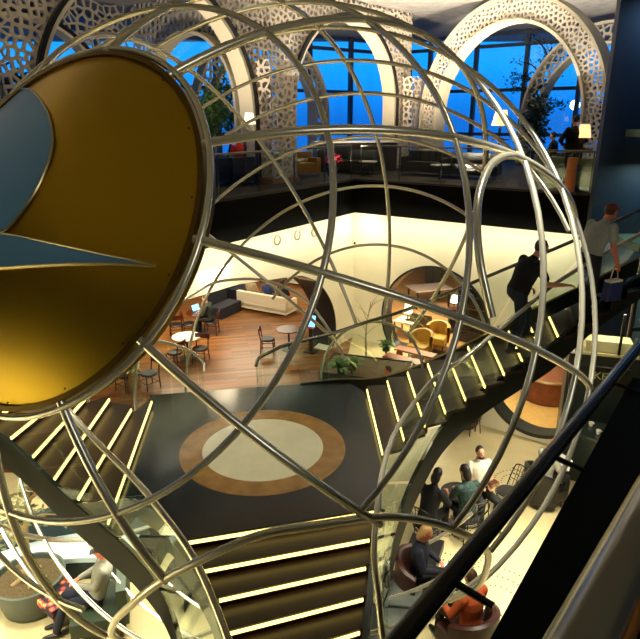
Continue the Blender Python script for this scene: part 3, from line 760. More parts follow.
dh = Vector((.6, .8, 0)); dn_ = Vector((.8, -.6, 0))
def hline(p, z, s): q = dn_ * p + dh * s; return Vector((q.x, q.y, z))
e0, e1 = at(490, 639, ZU), at(563, 505, ZU); ev = (e1 - e0).normalized(); en = Vector((ev.y, -ev.x, 0))
m = MB(); P = [e0 - ev * 4, e0 + ev * 2.9, e0 + ev * 2.9 + en * 4, e0 - ev * 4 + en * 4]
m.prism([(p.x, p.y) for p in P], ZU - .9, ZU); struct(m.build('floor_near', BLACK, smooth=False))
t = thing('balcony_handrail', 'broad steel handrail of the near balcony at the lower right corner', 'railing', tuple(hline(-.18, ZU, .6)))
hp0, hp1 = at(588, 639, -.72), at(668, 480, -.72); hv = (hp1 - hp0).normalized()
m = MB(); m.tube([hp0 - hv * .8, hp0 + hv * 7], .05, 20); m.build('handrail', STEELH, t)
bo = Vector((hv.y, -hv.x, 0)) * .047 + Vector((0, 0, .02))
m = MB(); m.tube([hp0 + bo - hv * .8, hp0 + bo + hv * 7], .010, 10); m.build('copper_reflection', mat('copper_reflection', (190, 130, 84), .3, 1.0), t)  # slim copper tube in place of a coloured reflection on the handrail
for k in range(3):
    a_, b_2 = hp0 + hv * (-.8 + 2.6 * k + .02), hp0 + hv * (-.8 + 2.6 * k + 2.58)
    m = MB(); m.slab([Vector((a_.x, a_.y, ZU)), Vector((b_2.x, b_2.y, ZU)), Vector((b_2.x, b_2.y, -.76)), Vector((a_.x, a_.y, -.76))], dn_ * .015); m.build('glass_panel', GLASS, t, smooth=False)
t = thing('guard_rail', 'black guard bar running diagonally below the near balcony handrail', 'railing', tuple(hline(-.8, ZU, 2)))
p0, p1 = at(400, 639, ZU + .03), at(640, 345, ZU + .03); dv = (p1 - p0)
m = MB(); m.tube([p0 - dv * .25, p1 + dv * .25], .042, 12); m.build('bar', BLACKG, t)
for f in (.1, .42, .75):
    p = p0 + dv * f; m = MB(); m.tube([p, p + dn_ * .19 - Vector((0, 0, .03))], .016, 8); m.build('bracket', BLACKG, t)


# ================================================================ FURNITURE
def chair_mb(t):
    for x, y in ((-.19, .19), (.19, .19), (-.19, -.2), (.19, -.2)):
        m = MB(); top = .44 if y > 0 else .84
        m.tube([(x * 1.1, y * 1.1, 0), (x, y, .44), (x, y - (.06 if y < 0 else 0), top)][:3 if y < 0 else 2], .019, 8); m.build('leg', DWOOD, t, local=True)
    m = MB(); m.lathe([(.21, .42), (.245, .43), (.25, .46), (.22, .485), (.001, .49)], (0, 0, 0), 20, 1, .95); m.build('seat', DSEAT, t, local=True)
    m = MB(); m.grid([[(x, -.26 - .03 * cos(x * 6) + (0 if z < .8 else -.01), z) for x in (-.23, -.15, -.07, 0, .07, .15, .23)] for z in (.70, .76, .86)], (0, .025, 0)); m.build('backrest', DWOOD, t, local=True)
    m = MB(); m.tube([(-.2, -.19, .2), (.2, -.19, .2)], .011, 6); m.tube([(-.2, .19, .2), (.2, .19, .2)], .011, 6); m.tube([(-.2, -.19, .22), (-.2, .19, .22)], .011, 6); m.tube([(.2, -.19, .22), (.2, .19, .22)], .011, 6)
    m.build('stretcher', DWOOD, t, local=True)
proto_chair = thing('wooden_chair', 'x', 'chair'); chair_mb(proto_chair)
used = [0]
def put_chair(px, py, rz, label, z=ZF):
    p = at(px, py, z)
    if not used[0]:
        used[0] = 1; o = proto_chair; o.location = p; o.rotation_euler = (0, 0, rz); o['label'] = label
    else: o = dup(proto_chair, p, rz, label)
    o['group'] = 'mahogany cafe chairs'; return o
for px, py, rz, lb in ((127, 390, 1.0, 'mahogany chair left of the flower vase, near the left glass rail'),
                       (150, 388, 2.4, 'mahogany chair with black seat right beside the flower vase'),
                       (201, 362, 3.0, 'mahogany chair in front of the round white table'),
                       (176, 366, 1.2, 'mahogany chair at the left side of the round white table'),
                       (177, 337, .3, 'mahogany chair behind the round white table'),
                       (190, 336, -1.5, 'mahogany chair turned to the laptop table'),
                       (268, 352, -1.6, 'mahogany chair by the dark arched opening, left of the blue screen'),
                       (212, 334, 1.5, 'mahogany chair under the person in the dark green jacket')):
    put_chair(px, py, rz, lb)
def round_table(loc, r, h, label, top=WHITE, leg=DSEAT):
    t = thing('round_table', label, 'table', loc)
    m = MB(); m.lathe([(r - .02, h - .035), (r, h - .025), (r, h - .01), (r - .012, h), (.001, h)], (0, 0, 0), 32); m.build('tabletop', top, t, local=True)
    m = MB(); m.lathe([(.035, .03), (.03, .3), (.03, h - .08), (.12, h - .036)], (0, 0, 0), 14); m.build('pedestal', leg, t, local=True)
    m = MB(); m.lathe([(r * .6, 0), (r * .58, .02), (.05, .04), (.001, .045)], (0, 0, 0), 24); m.build('base', leg, t, local=True)
    return t
round_table(at(188, 358, ZF), .46, .74, 'round white cafe table on the plank floor')
round_table(at(200, 331, ZF), .45, .72, 'dark round table carrying the laptop', DWOOD)
round_table(at(289, 350, ZF), .42, .74, 'dark table with the bright blue screen near the arch', DWOOD)
# laptop and screen kiosk
def slabbox(t, name, c, d, rz, m, local=True):
    b = MB(); b.box(c, d, rz); return b.build(name, m, t, smooth=False, local=local, bevel=.006)
lp = at(200, 331, ZF) + Vector((0, 0, .72)); t = thing('laptop', 'open laptop with glowing blue screen on the dark round table', 'laptop', lp, .9)
slabbox(t, 'keyboard', (0, 0, .012), (.34, .24, .024), 0, DSEAT)
m = MB(); m.slab([(-.17, .12, .02), (.17, .12, .02), (.17, .20, .24), (-.17, .20, .24)], (0, .012, .004)); s_ = m.build('lid', STEELD, t, smooth=False, local=True)
m = MB(); m.slab([(-.155, .119, .035), (.155, .119, .035), (.155, .194, .23), (-.155, .194, .23)], (0, -.003, .001)); m.build('screen', SCREEN, t, smooth=False, local=True)
kp = at(311, 352, ZF); t = thing('screen_kiosk', 'slim dark kiosk with a bright blue touch screen by the arch', 'screen', kp, -.4)
slabbox(t, 'stand', (0, 0, .45), (.12, .10, .9), 0, DSEAT); slabbox(t, 'base', (0, 0, .02), (.4, .35, .04), 0, DSEAT)
m = MB(); m.slab([(-.19, -.08, .86), (.19, -.08, .86), (.19, .04, 1.28), (-.19, .04, 1.28)], (0, .04, .0)); m.build('housing', BLACKG, t, smooth=False, local=True)
m = MB(); m.slab([(-.165, -.083, .9), (.165, -.083, .9), (.165, .027, 1.25), (-.165, .027, 1.25)], (0, -.004, 0)); m.build('screen', mat('kiosk_screen', (110, 180, 250), .4, emit=2.0), t, smooth=False, local=True)
slabbox(t, 'red_tray', (0, -.10, .86), (.3, .1, .03), 0, mat('red_tray', (190, 40, 24), .5))
def sofa(loc, rz, w, label, m1=SOFA, group=None, name='sofa', d=.85, hb=.78, seats=3):
    t = thing(name, label, 'sofa' if seats > 1 else 'armchair', loc, rz, group)
    slabbox(t, 'base', (0, 0, .22), (w, d, .2), 0, m1); slabbox(t, 'backrest', (0, -d / 2 + .09, hb / 2 + .1), (w, .18, hb - .2), 0, m1)
    for s in (-1, 1): slabbox(t, 'armrest', (s * (w / 2 - .08), .02, .4), (.16, d - .04, .42), 0, m1)
    for i in range(seats):
        sw = (w - .34) / seats; slabbox(t, 'seat_cushion', (-(w - .34) / 2 + sw * (i + .5), .07, .38), (sw - .015, d - .24, .14), 0, m1)
    for x in (-w / 2 + .07, w / 2 - .07):
        for y in (-d / 2 + .07, d / 2 - .07):
            b = MB(); b.tube([(x, y, 0), (x, y, .13)], .02, 8); b.build('leg', STEELD, t, local=True)
    return t
sofa(at(267, 311, ZF), radians(-30), 2.3, 'long white sofa seen from behind, with people on it')
sofa(at(305, 282, ZF), radians(60), 1.7, 'white sofa deeper in the room near the arch', seats=2)
# dark booth by the header
t = thing('booth_partition', 'dark blue booth partition behind the laptop table', 'partition', at(217, 313, ZF), 1.1)
NAVY = mat('navy_fabric', (14, 18, 34), .8)
slabbox(t, 'panel', (0, 0, .65), (1.3, .08, 1.3), 0, NAVY); slabbox(t, 'seat', (0, -.4, .22), (1.3, .6, .44), 0, NAVY); slabbox(t, 'cap', (0, 0, 1.32), (1.34, .1, .04), 0, BLACKG)
t = thing('booth_partition', 'dark booth partition between the white sofa and the left booth', 'partition', at(234, 296, ZF), 1.1)
slabbox(t, 'panel', (0, 0, .6), (1.0, .08, 1.2), 0, NAVY); slabbox(t, 'seat', (0, -.4, .22), (1.0, .6, .44), 0, NAVY)
# flower vase by the left rail
def foliage(mb, c, rad, n, ls, rnd, flat=1.0, wide=.45):
    for _ in range(n):
        while True:
            p = Vector((rnd.uniform(-1, 1), rnd.uniform(-1, 1), rnd.uniform(-1, 1)))
            if p.length < 1: break
        p = p * (.55 + .45 * rnd.random()); c2 = Vector(c) + Vector((p.x * rad[0], p.y * rad[1], p.z * rad[2]))
        a = Vector((rnd.uniform(-1, 1), rnd.uniform(-1, 1), rnd.uniform(-.6, .8))).normalized(); b = a.orthogonal().normalized() 
        b = (Quaternion(a, rnd.uniform(0, 6.28)) @ b); l = ls * rnd.uniform(.6, 1.3); nn = a.cross(b) * l * .12
        mb.add([c2, c2 + a * l * .5 + b * l * wide * .5 + nn, c2 + a * l, c2 + a * l * .5 - b * l * wide * .5 + nn], [(0, 1, 2, 3)])
def branchy(mb, base, top, r, rnd, nb=7, spread=.5, up=.5):
    base = Vector(base); top = Vector(top); mid = lerp(base, top, .5) + Vector((rnd.uniform(-.1, .1), rnd.uniform(-.1, .1), 0)) * (top - base).length
    P = smooth_path([base, mid, top], 6); mb.tube(P, [r * (1 - .6 * i / (len(P) - 1)) for i in range(len(P))], 8); tips = [top]
    for i in range(nb):
        s = P[int(len(P) * (.35 + .6 * i / nb)) % len(P)]; L_ = (top - base).length * spread * rnd.uniform(.6, 1.1); a = rnd.uniform(0, 6.28)
        e = s + Vector((cos(a) * L_, sin(a) * L_, L_ * up * rnd.uniform(.3, 1.5))); md = lerp(s, e, .5) + Vector((0, 0, L_ * .12))
        Q = smooth_path([s, md, e], 4); mb.tube(Q, [r * .45 * (1 - .7 * k / (len(Q) - 1)) for k in range(len(Q))], 6); tips.append(e); tips.append(md)
    return tips
rnd = random.Random(5)
p = at(134, 391, ZF); t = thing('flower_vase', 'tall wicker vase of yellow-white flowers by the left rail', 'vase', p)
m = MB(); m.lathe([(.10, 0), (.17, .1), (.18, .35), (.13, .55), (.15, .6), (.13, .6), (.001, .56)], (0, 0, 0), 18); m.build('vase', mat('wicker', (150, 110, 60), .8, var=.5, vscale=30), t, local=True)
m = MB(); foliage(m, (0, 0, .74), (.24, .24, .16), 140, .12, rnd); m.build('flowers', mat('cream_petal', (232, 232, 150), .6, var=.1), t, local=True, smooth=False)
m = MB(); foliage(m, (0, 0, .62), (.2, .2, .1), 60, .12, rnd); m.build('leaves', LEAF, t, local=True, smooth=False)
# garden behind the glass at the back of the landing
def planter_bed(loc, w, d, h, rz, label):
    t = thing('planter_bed', label, 'planter', loc, rz)
    for x, y, a, b in ((0, -d / 2, w, .05), (0, d / 2, w, .05), (-w / 2, 0, .05, d), (w / 2, 0, .05, d)): slabbox(t, 'side', (x, y, h / 2), (a, b, h), 0, mat('dark_green_planter', (34, 46, 38), .4))
    slabbox(t, 'soil', (0, 0, h - .06), (w - .05, d - .05, .05), 0, SOIL); return t
gb = Vector((1.35, 16.0, ZF)); planter_bed(gb, 2.4, 1.5, .5, -.3, 'long dark planter bed below the cream walls behind the landing')
for i, (px, py, h, lb) in enumerate(((341, 376, .55, 'bushy green fern at the left of the planter bed'), (352, 372, .45, 'low green fern beside the white twigs'), (386, 352, .4, 'green fern at the right of the planter bed'))):
    g = at(px, py, ZF + .5); t = thing('fern', lb, 'plant', g)
    m = MB(); 
    for k in range(26):
        a = rnd.uniform(0, 6.28); l = h * rnd.uniform(.6, 1.1); q = smooth_path([(0, 0, 0), (cos(a) * l * .3, sin(a) * l * .3, l * .75), (cos(a) * l * .75, sin(a) * l * .75, l * .7)], 5)
        for s in range(1, len(q)):
            dv = (q[s] - q[s - 1]); sd = Vector((-sin(a), cos(a), 0)) * (.11 * (1 - s / len(q)) + .02)
            m.add([q[s - 1], q[s] + sd, q[s] + dv * .6, q[s] - sd], [(0, 1, 2, 3)])
    m.build('fronds', LEAF, t, local=True, smooth=False)
    m = MB(); m.tube([(0, 0, -.04), (0, 0, .1)], .03, 6); m.build('crown_base', BARKD, t, local=True)
t = thing('twig_tree', 'bare pale twig tree standing in the planter bed', 'tree', at(366, 356, ZF + .45))
m = MB(); tips = branchy(m, (0, 0, 0), (.1, 0, 1.7), .03, rnd, 10, .35, .9); m.build('branches', mat('pale_twig', (190, 176, 130), .8), t, local=True)
m = MB(); [foliage(m, tp, (.1, .1, .1), 5, .05, rnd) for tp in tips]; m.build('buds', mat('pale_bud', (220, 214, 170), .7), t, local=True, smooth=False)

# round window room
def tub(loc, rz, label, m1=YELL, sc=1.0, group='mustard tub chairs'):
    t = thing('tub_chair', label, 'armchair', loc, rz, group)
    m = MB(); rows = []
    for i in range(19):
        a = pi + pi * i / 18 * 1.0; hgt = .72 + .12 * sin(pi * i / 18)
        rows.append([(r * cos(a), r * sin(a) * .95 + .02, z) for r, z in ((.37, .12), (.40, .4), (.41, hgt), (.36, hgt + .02), (.31, hgt), (.30, .4))])
    m.grid(rows); m.build('shell', m1, t, local=True)
    m = MB(); m.box((0, .06, .30), (.62, .62, .26)); m.build('seat', m1, t, local=True, bevel=.04)
    for x, y in ((-.25, .28), (.25, .28), (-.24, -.22), (.24, -.22)):
        m = MB(); m.tube([(x, y, 0), (x, y, .19)], .022, 8); m.build('leg', DWOOD, t, local=True)
    return t
wz = ZF + .015
tub(at(420, 356, wz), 2.5, 'front mustard tub chair seen through the round window')
tub(at(437, 347, wz), 2.7, 'second mustard tub chair, behind the front one in the round window')
tub(at(420, 334, wz), -.6, 'brown tub chair facing the mustard ones in the round window', mat('brown_leather', (92, 76, 50), .5), group=None)
for px, py, lb in ((404, 372, 'low orange-brown bench nearest the round window'), (415, 364, 'second low orange-brown bench inside the round window')):
    t = thing('bench', lb, 'bench', at(px, py, wz), -.62, 'low benches'); OB = mat('orange_oak', (176, 98, 44), .4, var=.15)
    slabbox(t, 'seat', (0, 0, .40), (1.3, .38, .06), 0, OB)
    for x in (-.55, .55): slabbox(t, 'leg', (x, 0, .185), (.06, .34, .37), 0, OB)
t = thing('low_table', 'pale square table with a lamp inside the round window', 'table', at(407, 334, wz), -.6)
slabbox(t, 'tabletop', (0, 0, .5), (.8, .7, .05), 0, WHITE)
for x in (-.35, .35):
    for y in (-.3, .3): slabbox(t, 'leg', (x, y, .237), (.05, .05, .475), 0, DWOOD)
def lamp(loc, label, sc=1.0, shade=SHADE, group='table lamps with lit shades', watt=6):
    t = thing('table_lamp', label, 'lamp', loc, 0, group)
    m = MB(); m.lathe([(.09 * sc, 0), (.09 * sc, .02 * sc), (.03 * sc, .04 * sc), (.001, .05 * sc)], (0, 0, 0), 18); m.build('base', STEELD, t, local=True)
    m = MB(); m.lathe([(.015 * sc, .03 * sc), (.03 * sc, .15 * sc), (.012 * sc, .3 * sc)], (0, 0, 0), 12); m.build('stem', STEELD, t, local=True)
    m = MB(); rows = [[(r * sc * cos(2 * pi * k / 24), r * sc * sin(2 * pi * k / 24), z * sc) for k in range(25)] for r, z in ((.17, .26), (.11, .56), (.105, .56), (.165, .26))]
    m.grid(rows); m.build('shade', shade, t, local=True)
    return t
lamp(at(407, 334, wz) + Vector((0, 0, .525)), 'small lit table lamp inside the round window', 1.0, SHADEW)
t = thing('dining_table', 'dark wood table deeper inside the round window', 'table', at(428, 305, wz), .3)
slabbox(t, 'tabletop', (0, 0, .74), (1.6, 1.0, .05), 0, mat('grey_top', (150, 136, 126), .4))
for x in (-.7, .7):
    for y in (-.4, .4): slabbox(t, 'leg', (x, y, .36), (.06, .06, .72), 0, DSEAT)
t = thing('tall_cabinet', 'tall dark cabinet at the back of the round window room', 'cabinet', at(432, 296, wz) + Vector((.2, .9, 0)), -.3)
slabbox(t, 'body', (0, 0, 1.2), (.7, .5, 2.4), 0, BLACKG); slabbox(t, 'door', (-.17, -.26, 1.2), (.33, .02, 2.3), 0, DSEAT); slabbox(t, 'door', (.17, -.26, 1.2), (.33, .02, 2.3), 0, DSEAT)
t = thing('display_case', 'dark display case with small glints at the right of the round window', 'cabinet', at(478, 345, wz) + Vector((.1, .3, 0)), -.62)
slabbox(t, 'body', (0, 0, .95), (1.5, .6, 1.9), 0, mat('dark_case', (18, 22, 32), .2))
for z in (.4, .8, 1.2, 1.6): slabbox(t, 'shelf', (0, -.31, z), (1.4, .05, .03), 0, STEELD)
lamp(at(452, 332, wz) + Vector((0, 0, .9)), 'bright white lamp on the plinth at the right of the round window', .8, mat('white_shade', (250, 246, 235), .5, emit=4.0))
t = thing('plinth', 'dark plinth under the bright white lamp', 'plinth', at(452, 332, wz)); slabbox(t, 'shaft', (0, 0, .44), (.3, .3, .86), 0, DSEAT); slabbox(t, 'cap', (0, 0, .885), (.36, .36, .03), 0, DWOOD)
# alcove under the right flight
t = thing('wood_drum_table', 'large round striped mahogany drum table in the lower round opening', 'table', at(552, 400, ZF + .03) + Vector((-.1, .2, 0)))
m = MB(); m.lathe([(.62, 0), (.66, .05), (.66, .62), (.68, .64)], (0, 0, 0), 32); m.build('drum', mat('striped_mahogany', (120, 60, 32), .35, var=.35, vscale=5), t, local=True)
m = MB(); m.lathe([(.70, .64), (.71, .67), (.70, .70), (.001, .70)], (0, 0, 0), 32); m.build('tabletop', mat('pale_rim_top', (150, 84, 50), .3, var=.3), t, local=True)
m = MB(); m.tube([(.7 * cos(a), .7 * sin(a), .69) for a in [2 * pi * k / 40 for k in range(40)]], .03, 8, True); m.build('rim', EDGE, t, local=True)

# right lower floor: mosaic circles, wire chairs, tables, bench
def mosaic(px, py, r, seed):
    c = at(px, py, ZF); m = MB(); rn = random.Random(seed)
    for rr in (r, r * .72, r * .42):
        n = int(2 * pi * rr / .085)
        for k in range(n):
            a = 2 * pi * k / n; m.box((c.x + rr * cos(a), c.y + rr * sin(a), ZF + .003), (.034, .022, .006), a + rn.uniform(-.2, .2))
    o = m.build('floor_mosaic', mat('mosaic_dark', (90, 88, 62), .4), bpy.data.objects['floor'], smooth=False)
mosaic(520, 484, .52, 1); mosaic(497, 600, .75, 2); mosaic(450, 545, .6, 3)
def wire_chair(loc, rz, label):
    t = thing('wire_chair', label, 'chair', loc, rz, 'black wire chairs')
    BK = mat('black_wire', (14, 14, 13), .4, .4)
    m = MB(); m.lathe([(.20, .44), (.22, .45), (.22, .47), (.20, .475), (.001, .475)], (0, 0, 0), 24); m.build('seat', DSEAT, t, local=True)
    m = MB()
    for rr, z in ((.235, .44), (.225, .40), (.205, .36)): m.tube([(rr * cos(2 * pi * k / 28), rr * sin(2 * pi * k / 28), z) for k in range(28)], .008, 6, True)
    m.build('seat_ring', BK, t, local=True)
    for a in (45, 135, 225, 315):
        a = radians(a); m = MB(); m.tube([(.19 * cos(a), .19 * sin(a), .44), (.24 * cos(a), .24 * sin(a), 0)], .011, 8); m.build('leg', BK, t, local=True)
    m = MB(); pts = [(-.21, -.12, .46), (-.25, -.24, .7), (-.2, -.29, .88), (0, -.31, .93), (.2, -.29, .88), (.25, -.24, .7), (.21, -.12, .46)]; m.tube(smooth_path(pts, 6), .012, 8)
    for x in (-.14, -.07, 0, .07, .14): m.tube([(x, -.18, .46), (x, -.3, .9)], .006, 6)
    for z in (.6, .72, .82): m.tube([(-.22, -.2, z), (0, -.26, z), (.22, -.2, z)], .006, 6)
    m.build('backrest', BK, t, local=True); return t
def seat_at(px, py, rz, lean=0.0, h=1.24):
    p = at(px, py, ZF + h); y = .01 + lean * .69; return Vector((p.x + sin(rz) * y, p.y - cos(rz) * y, ZF))
c1 = seat_at(480, 455, pi + .2, -.12); c2 = seat_at(437, 484, -.7, .42, 1.1); c3 = seat_at(464, 478, .4, .25, 1.15); c4 = seat_at(426, 536, -1.9, .1); c5 = seat_at(470, 580, .55, .1); c6 = seat_at(554, 446, -1.2, .2)
wire_chair(c1, pi + .2, 'black wire chair under the man in the white tee')
wire_chair(at(506, 512, ZF), 1.9, 'empty black wire chair turned away, right of the man in the white tee')
wire_chair(c2, -.7, 'round-seated black wire chair under the person leaning over the table')
wire_chair(c3, .4, 'black wire chair under the person in the patterned top')
wire_chair(at(470, 432, ZF), .5, 'black wire chair at the back by the dark armchairs')
round_table(lerp(c2, c1, .5) + Vector((.1, .12, 0)), .32, .72, 'small dark round table between the man in white and the leaning person', DSEAT)
BROWN = mat('red_brown_leather', (62, 26, 18), .45)
tub(c6, -1.2, 'dark tub chair under the bald man in the grey tee', DSEAT, group=None)
tub(c4, -1.9, 'dark red-brown armchair under the person with the phone', BROWN, group=None)
tub(c5, .55, 'red-brown armchair under the person in orange', BROWN, group=None)
tub(at(462, 428, ZF), .2, 'dark brown armchair at the back beneath the right flight', mat('dark_brown_leather', (58, 42, 28), .5), group=None)
# dark bench and grey table beside the lower flight
t = thing('bench', 'long black upholstered bench beside the lower flight', 'bench', at(412, 600, ZF), 1.18)
slabbox(t, 'seat', (0, 0, .36), (2.1, .55, .16), 0, DSEAT); slabbox(t, 'plinth', (0, 0, .14), (2.0, .46, .28), 0, BLACKG)
t = thing('coffee_table', 'low grey marble table with dark veins next to the black bench', 'table', at(396, 632, ZF) + Vector((-.05, 0, 0)), 1.18)
slabbox(t, 'tabletop', (0, 0, .42), (1.5, .62, .06), 0, mat('grey_marble', (110, 116, 112), .25, var=.35, vscale=3)); slabbox(t, 'base', (0, 0, .195), (1.2, .4, .39), 0, BLACKG)
# shopping bag, back pack
p = at(444, 602, ZF); t = thing('tote_bag', 'white and green tote bag on the floor between the two seated women', 'bag', p, .4)
m = MB(); m.box((0, 0, .17), (.32, .14, .34), 0, (1.1, .7)); m.build('body', mat('tote_white', (196, 200, 180), .8), t, local=True, bevel=.02)
m = MB(); m.box((0, -.071, .14), (.2, .012, .16)); m.build('print', mat('tote_green', (40, 96, 70), .8), t, local=True, smooth=False)
for y in (-.05, .05):
    m = MB(); m.tube(smooth_path([(-.08, y, .34), (-.06, y, .48), (.06, y, .48), (.08, y, .34)], 5), .01, 6); m.build('handle', mat('tote_white', (196, 200, 180), .8), t, local=True)
p = at(488, 634, ZF); t = thing('backpack', 'black backpack standing on the floor behind the person in orange', 'bag', p, .5); BP = cloth('black_nylon', (20, 20, 20))
m = MB(); m.ball((0, 0, .24), (.17, .12, .25), 16, 12); m.build('body', BP, t, local=True)
m = MB(); m.ball((0, -.09, .17), (.12, .06, .14), 14, 10); m.build('pocket', BP, t, local=True)
for x in (-.08, .08):
    m = MB(); m.tube(smooth_path([(x, .08, .44), (x, .17, .3), (x, .10, .06)], 5), .018, 6, flat=.4); m.build('strap', BP, t, local=True)
# dark bar counter at the right, with sign and cups
cb = Vector((6.5, 10.6, ZF)); t = thing('bar_counter', 'dark bar counter beyond the bald man, with a lit strip and menu letters', 'counter', cb, -.62)
DG = mat('dark_green_counter', (26, 34, 28), .35)
slabbox(t, 'front', (0, 0, .52), (3.0, .75, 1.04), 0, DG); slabbox(t, 'worktop', (0, 0, 1.07), (3.1, .85, .06), 0, mat('dark_worktop', (42, 52, 44), .2))
for i, (x, y) in enumerate(((-.9, -.15), (-.7, .1), (-1.1, .12), (-.45, -.1))):
    t2 = thing('cup', ('white cup at the left end of the dark counter', 'white cup set back on the dark counter', 'white cup nearest the steel edge of the counter', 'white cup on the dark counter, apart from the other three')[i], 'cup', cb + Vector((x * cos(-.62) - y * sin(-.62), x * sin(-.62) + y * cos(-.62), 1.1)), 0, 'white cups on the counter')
    m = MB(); m.lathe([(.03, 0), (.045, .05), (.05, .09), (.044, .09), (.04, .05), (.001, .01)], (0, 0, 0), 16); m.build('bowl', WHITE, t2, local=True)
    m = MB(); m.tube(smooth_path([(.045, 0, .075), (.075, 0, .06), (.042, 0, .03)], 5), .007, 6); m.build('handle', WHITE, t2, local=True)
# cabinet with lettering and pale box seen under the right flight
q0 = aty(600, 372, 10.9)
t = thing('menu_board', 'dark menu board with pale letters under the right flight', 'sign', q0, -.35)
slabbox(t, 'board', (0, 0, -.1), (1.1, .05, .42), 0, BLACKG)
fc = bpy.data.curves.new('lettering', 'FONT'); fc.body = 'KEY'; fc.size = .21; fc.extrude = .006; fc.align_x = 'CENTER'
tmp = bpy.data.objects.new('tmp', fc); COL.objects.link(tmp); bpy.context.view_layer.update()
lm = bpy.data.meshes.new_from_object(tmp.evaluated_get(bpy.context.evaluated_depsgraph_get())); bpy.data.objects.remove(tmp)
lm.materials.clear(); lm.materials.append(mat('pale_letter', (200, 200, 150), .5)); fo = bpy.data.objects.new('lettering', lm); COL.objects.link(fo); fo.parent = t; fo.location = (.08, -.03, -.14); fo.rotation_euler = (pi / 2, 0, 0)
for x in (-.5, .5): slabbox(t, 'post', (x, .05, (ZF - q0.z - .3) / 2 - .1), (.05, .05, -(ZF - q0.z) - .1), 0, BLACKG)
q1 = aty(606, 352, 12.1)
t = thing('service_cabinet', 'pale lit service cabinet with dark frame glimpsed under the right flight', 'cabinet', Vector((q1.x, q1.y, ZF)), -.3)
hz = q1.z - ZF
PALE = mat('pale_cabinet', (226, 216, 160), .5)
slabbox(t, 'body', (0, 0, hz / 2), (1.5, .6, hz), 0, DG); slabbox(t, 'top_shelf', (0, 0, hz + .03), (1.2, .6, .06), 0, PALE)
slabbox(t, 'crate', (0, -.05, hz + .2), (.9, .42, .24), 0, PALE)
for x in (-.62, .2, .68): slabbox(t, 'frame_post', (x, -.28, hz + .5), (.05, .05, .9), 0, BLACKG)
light('cabinet_lamp', 'AREA', (q1.x, q1.y - .3, q1.z + 1.0), 16, CREAM, (q1.x, q1.y, q1.z - 3), size=.6)

# lower left: tree in a big pot, ottoman, bag, wave bench
p = at(34, 604, ZF); t = thing('potted_tree', 'gnarled small tree in a big grey pot at the lower left', 'potted tree', p)
m = MB(); m.lathe([(.36, 0), (.42, .05), (.52, .5), (.53, .56), (.49, .56), (.47, .48), (.001, .47)], (0, 0, 0), 36); m.build('pot', POT, t, local=True)
m = MB(); m.lathe([(.475, .46), (.46, .49), (.2, .51), (.001, .52)], (0, 0, 0), 24); m.build('soil', SOIL, t, local=True)
m = MB()
for a in range(5): m.tube(smooth_path([(.26 * cos(a * 1.3), .26 * sin(a * 1.3), .50), (.1 * cos(a * 1.3), .1 * sin(a * 1.3), .56), (0, 0, .72)], 4), [.03, .033, .036, .04, .044, .048, .052, .055, .06], 8)
tips = branchy(m, (0, 0, .6), (.12, .25, 2.0), .065, rnd, 12, .42, .35); m.build('trunk', BARK, t, local=True)
m = MB(); [foliage(m, tp, (.22, .22, .16), 16, .11, rnd) for tp in tips]; m.build('foliage', LEAFS, t, local=True, smooth=False)
p = at(54, 612, ZF); t = thing('ottoman', 'low table with bright floral upholstery by the seated man', 'ottoman', p, -.65)
fm = mat('floral_fabric', (40, 28, 34), .8); nn = fm.node_tree.nodes; ll = fm.node_tree.links
vo = nn.new('ShaderNodeTexVoronoi'); vo.inputs['Scale'].default_value = 9; tcd = nn.new('ShaderNodeTexCoord'); rmp = nn.new('ShaderNodeValToRGB')
ll.new(tcd.outputs['Object'], vo.inputs['Vector']); ll.new(vo.outputs['Distance'], rmp.inputs[0])
rmp.color_ramp.elements[0].color = (*lin((240, 200, 120)), 1); rmp.color_ramp.elements[0].position = .12
rmp.color_ramp.elements[1].color = (*lin((36, 26, 40)), 1); rmp.color_ramp.elements[1].position = .56
ee = rmp.color_ramp.elements.new(.32); ee.color = (*lin((206, 84, 60)), 1); ll.new(rmp.outputs[0], nn['Principled BSDF'].inputs['Base Color'])
slabbox(t, 'cushion', (0, 0, .40), (1.0, .5, .14), 0, fm)
for x in (-.44, .44):
    for y in (-.2, .2): slabbox(t, 'leg', (x, y, .165), (.045, .045, .33), 0, DWOOD)
p = at(84, 618, ZF); t = thing('shopping_bag', 'teal carrier bag on the floor beside the floral ottoman', 'bag', p, .5); TEAL = mat('teal_bag', (40, 128, 112), .5, var=.2)
m = MB(); m.box((0, 0, .16), (.4, .2, .32), 0, (1.08, .8)); m.build('body', TEAL, t, local=True, bevel=.02)
m = MB(); m.box((.05, -.09, .2), (.2, .03, .12)); m.build('label_patch', WHITE, t, local=True, smooth=False)
m = MB(); m.tube(smooth_path([(-.08, 0, .32), (-.05, 0, .44), (.05, 0, .44), (.08, 0, .32)], 5), .01, 6); m.build('handle', TEAL, t, local=True)
c7 = seat_at(102, 557, 1.85, -.2, 1.18)
t = thing('lounge_chair', 'dark green lounge seat under the seated man at the lower left', 'armchair', c7, 1.85); GRN = mat('dark_green_seat', (48, 62, 44), .6)
slabbox(t, 'seat', (0, 0, .3), (.8, .75, .24), 0, GRN); slabbox(t, 'backrest', (0, -.36, .56), (.8, .14, .6), 0, GRN)
for x in (-.33, .33):
    for y in (-.3, .3): slabbox(t, 'leg', (x, y, .09), (.05, .05, .18), 0, DWOOD)
fr = px3([(-30, 600, ZF + .42), (20, 572, ZF + .42), (60, 560, ZF + .42), (100, 558, ZF + .42), (135, 562, ZF + .42)]); bk = px3([(-40, 566, ZF + .42), (16, 547, ZF + .42), (60, 536, ZF + .42), (104, 531, ZF + .42), (150, 536, ZF + .42)])
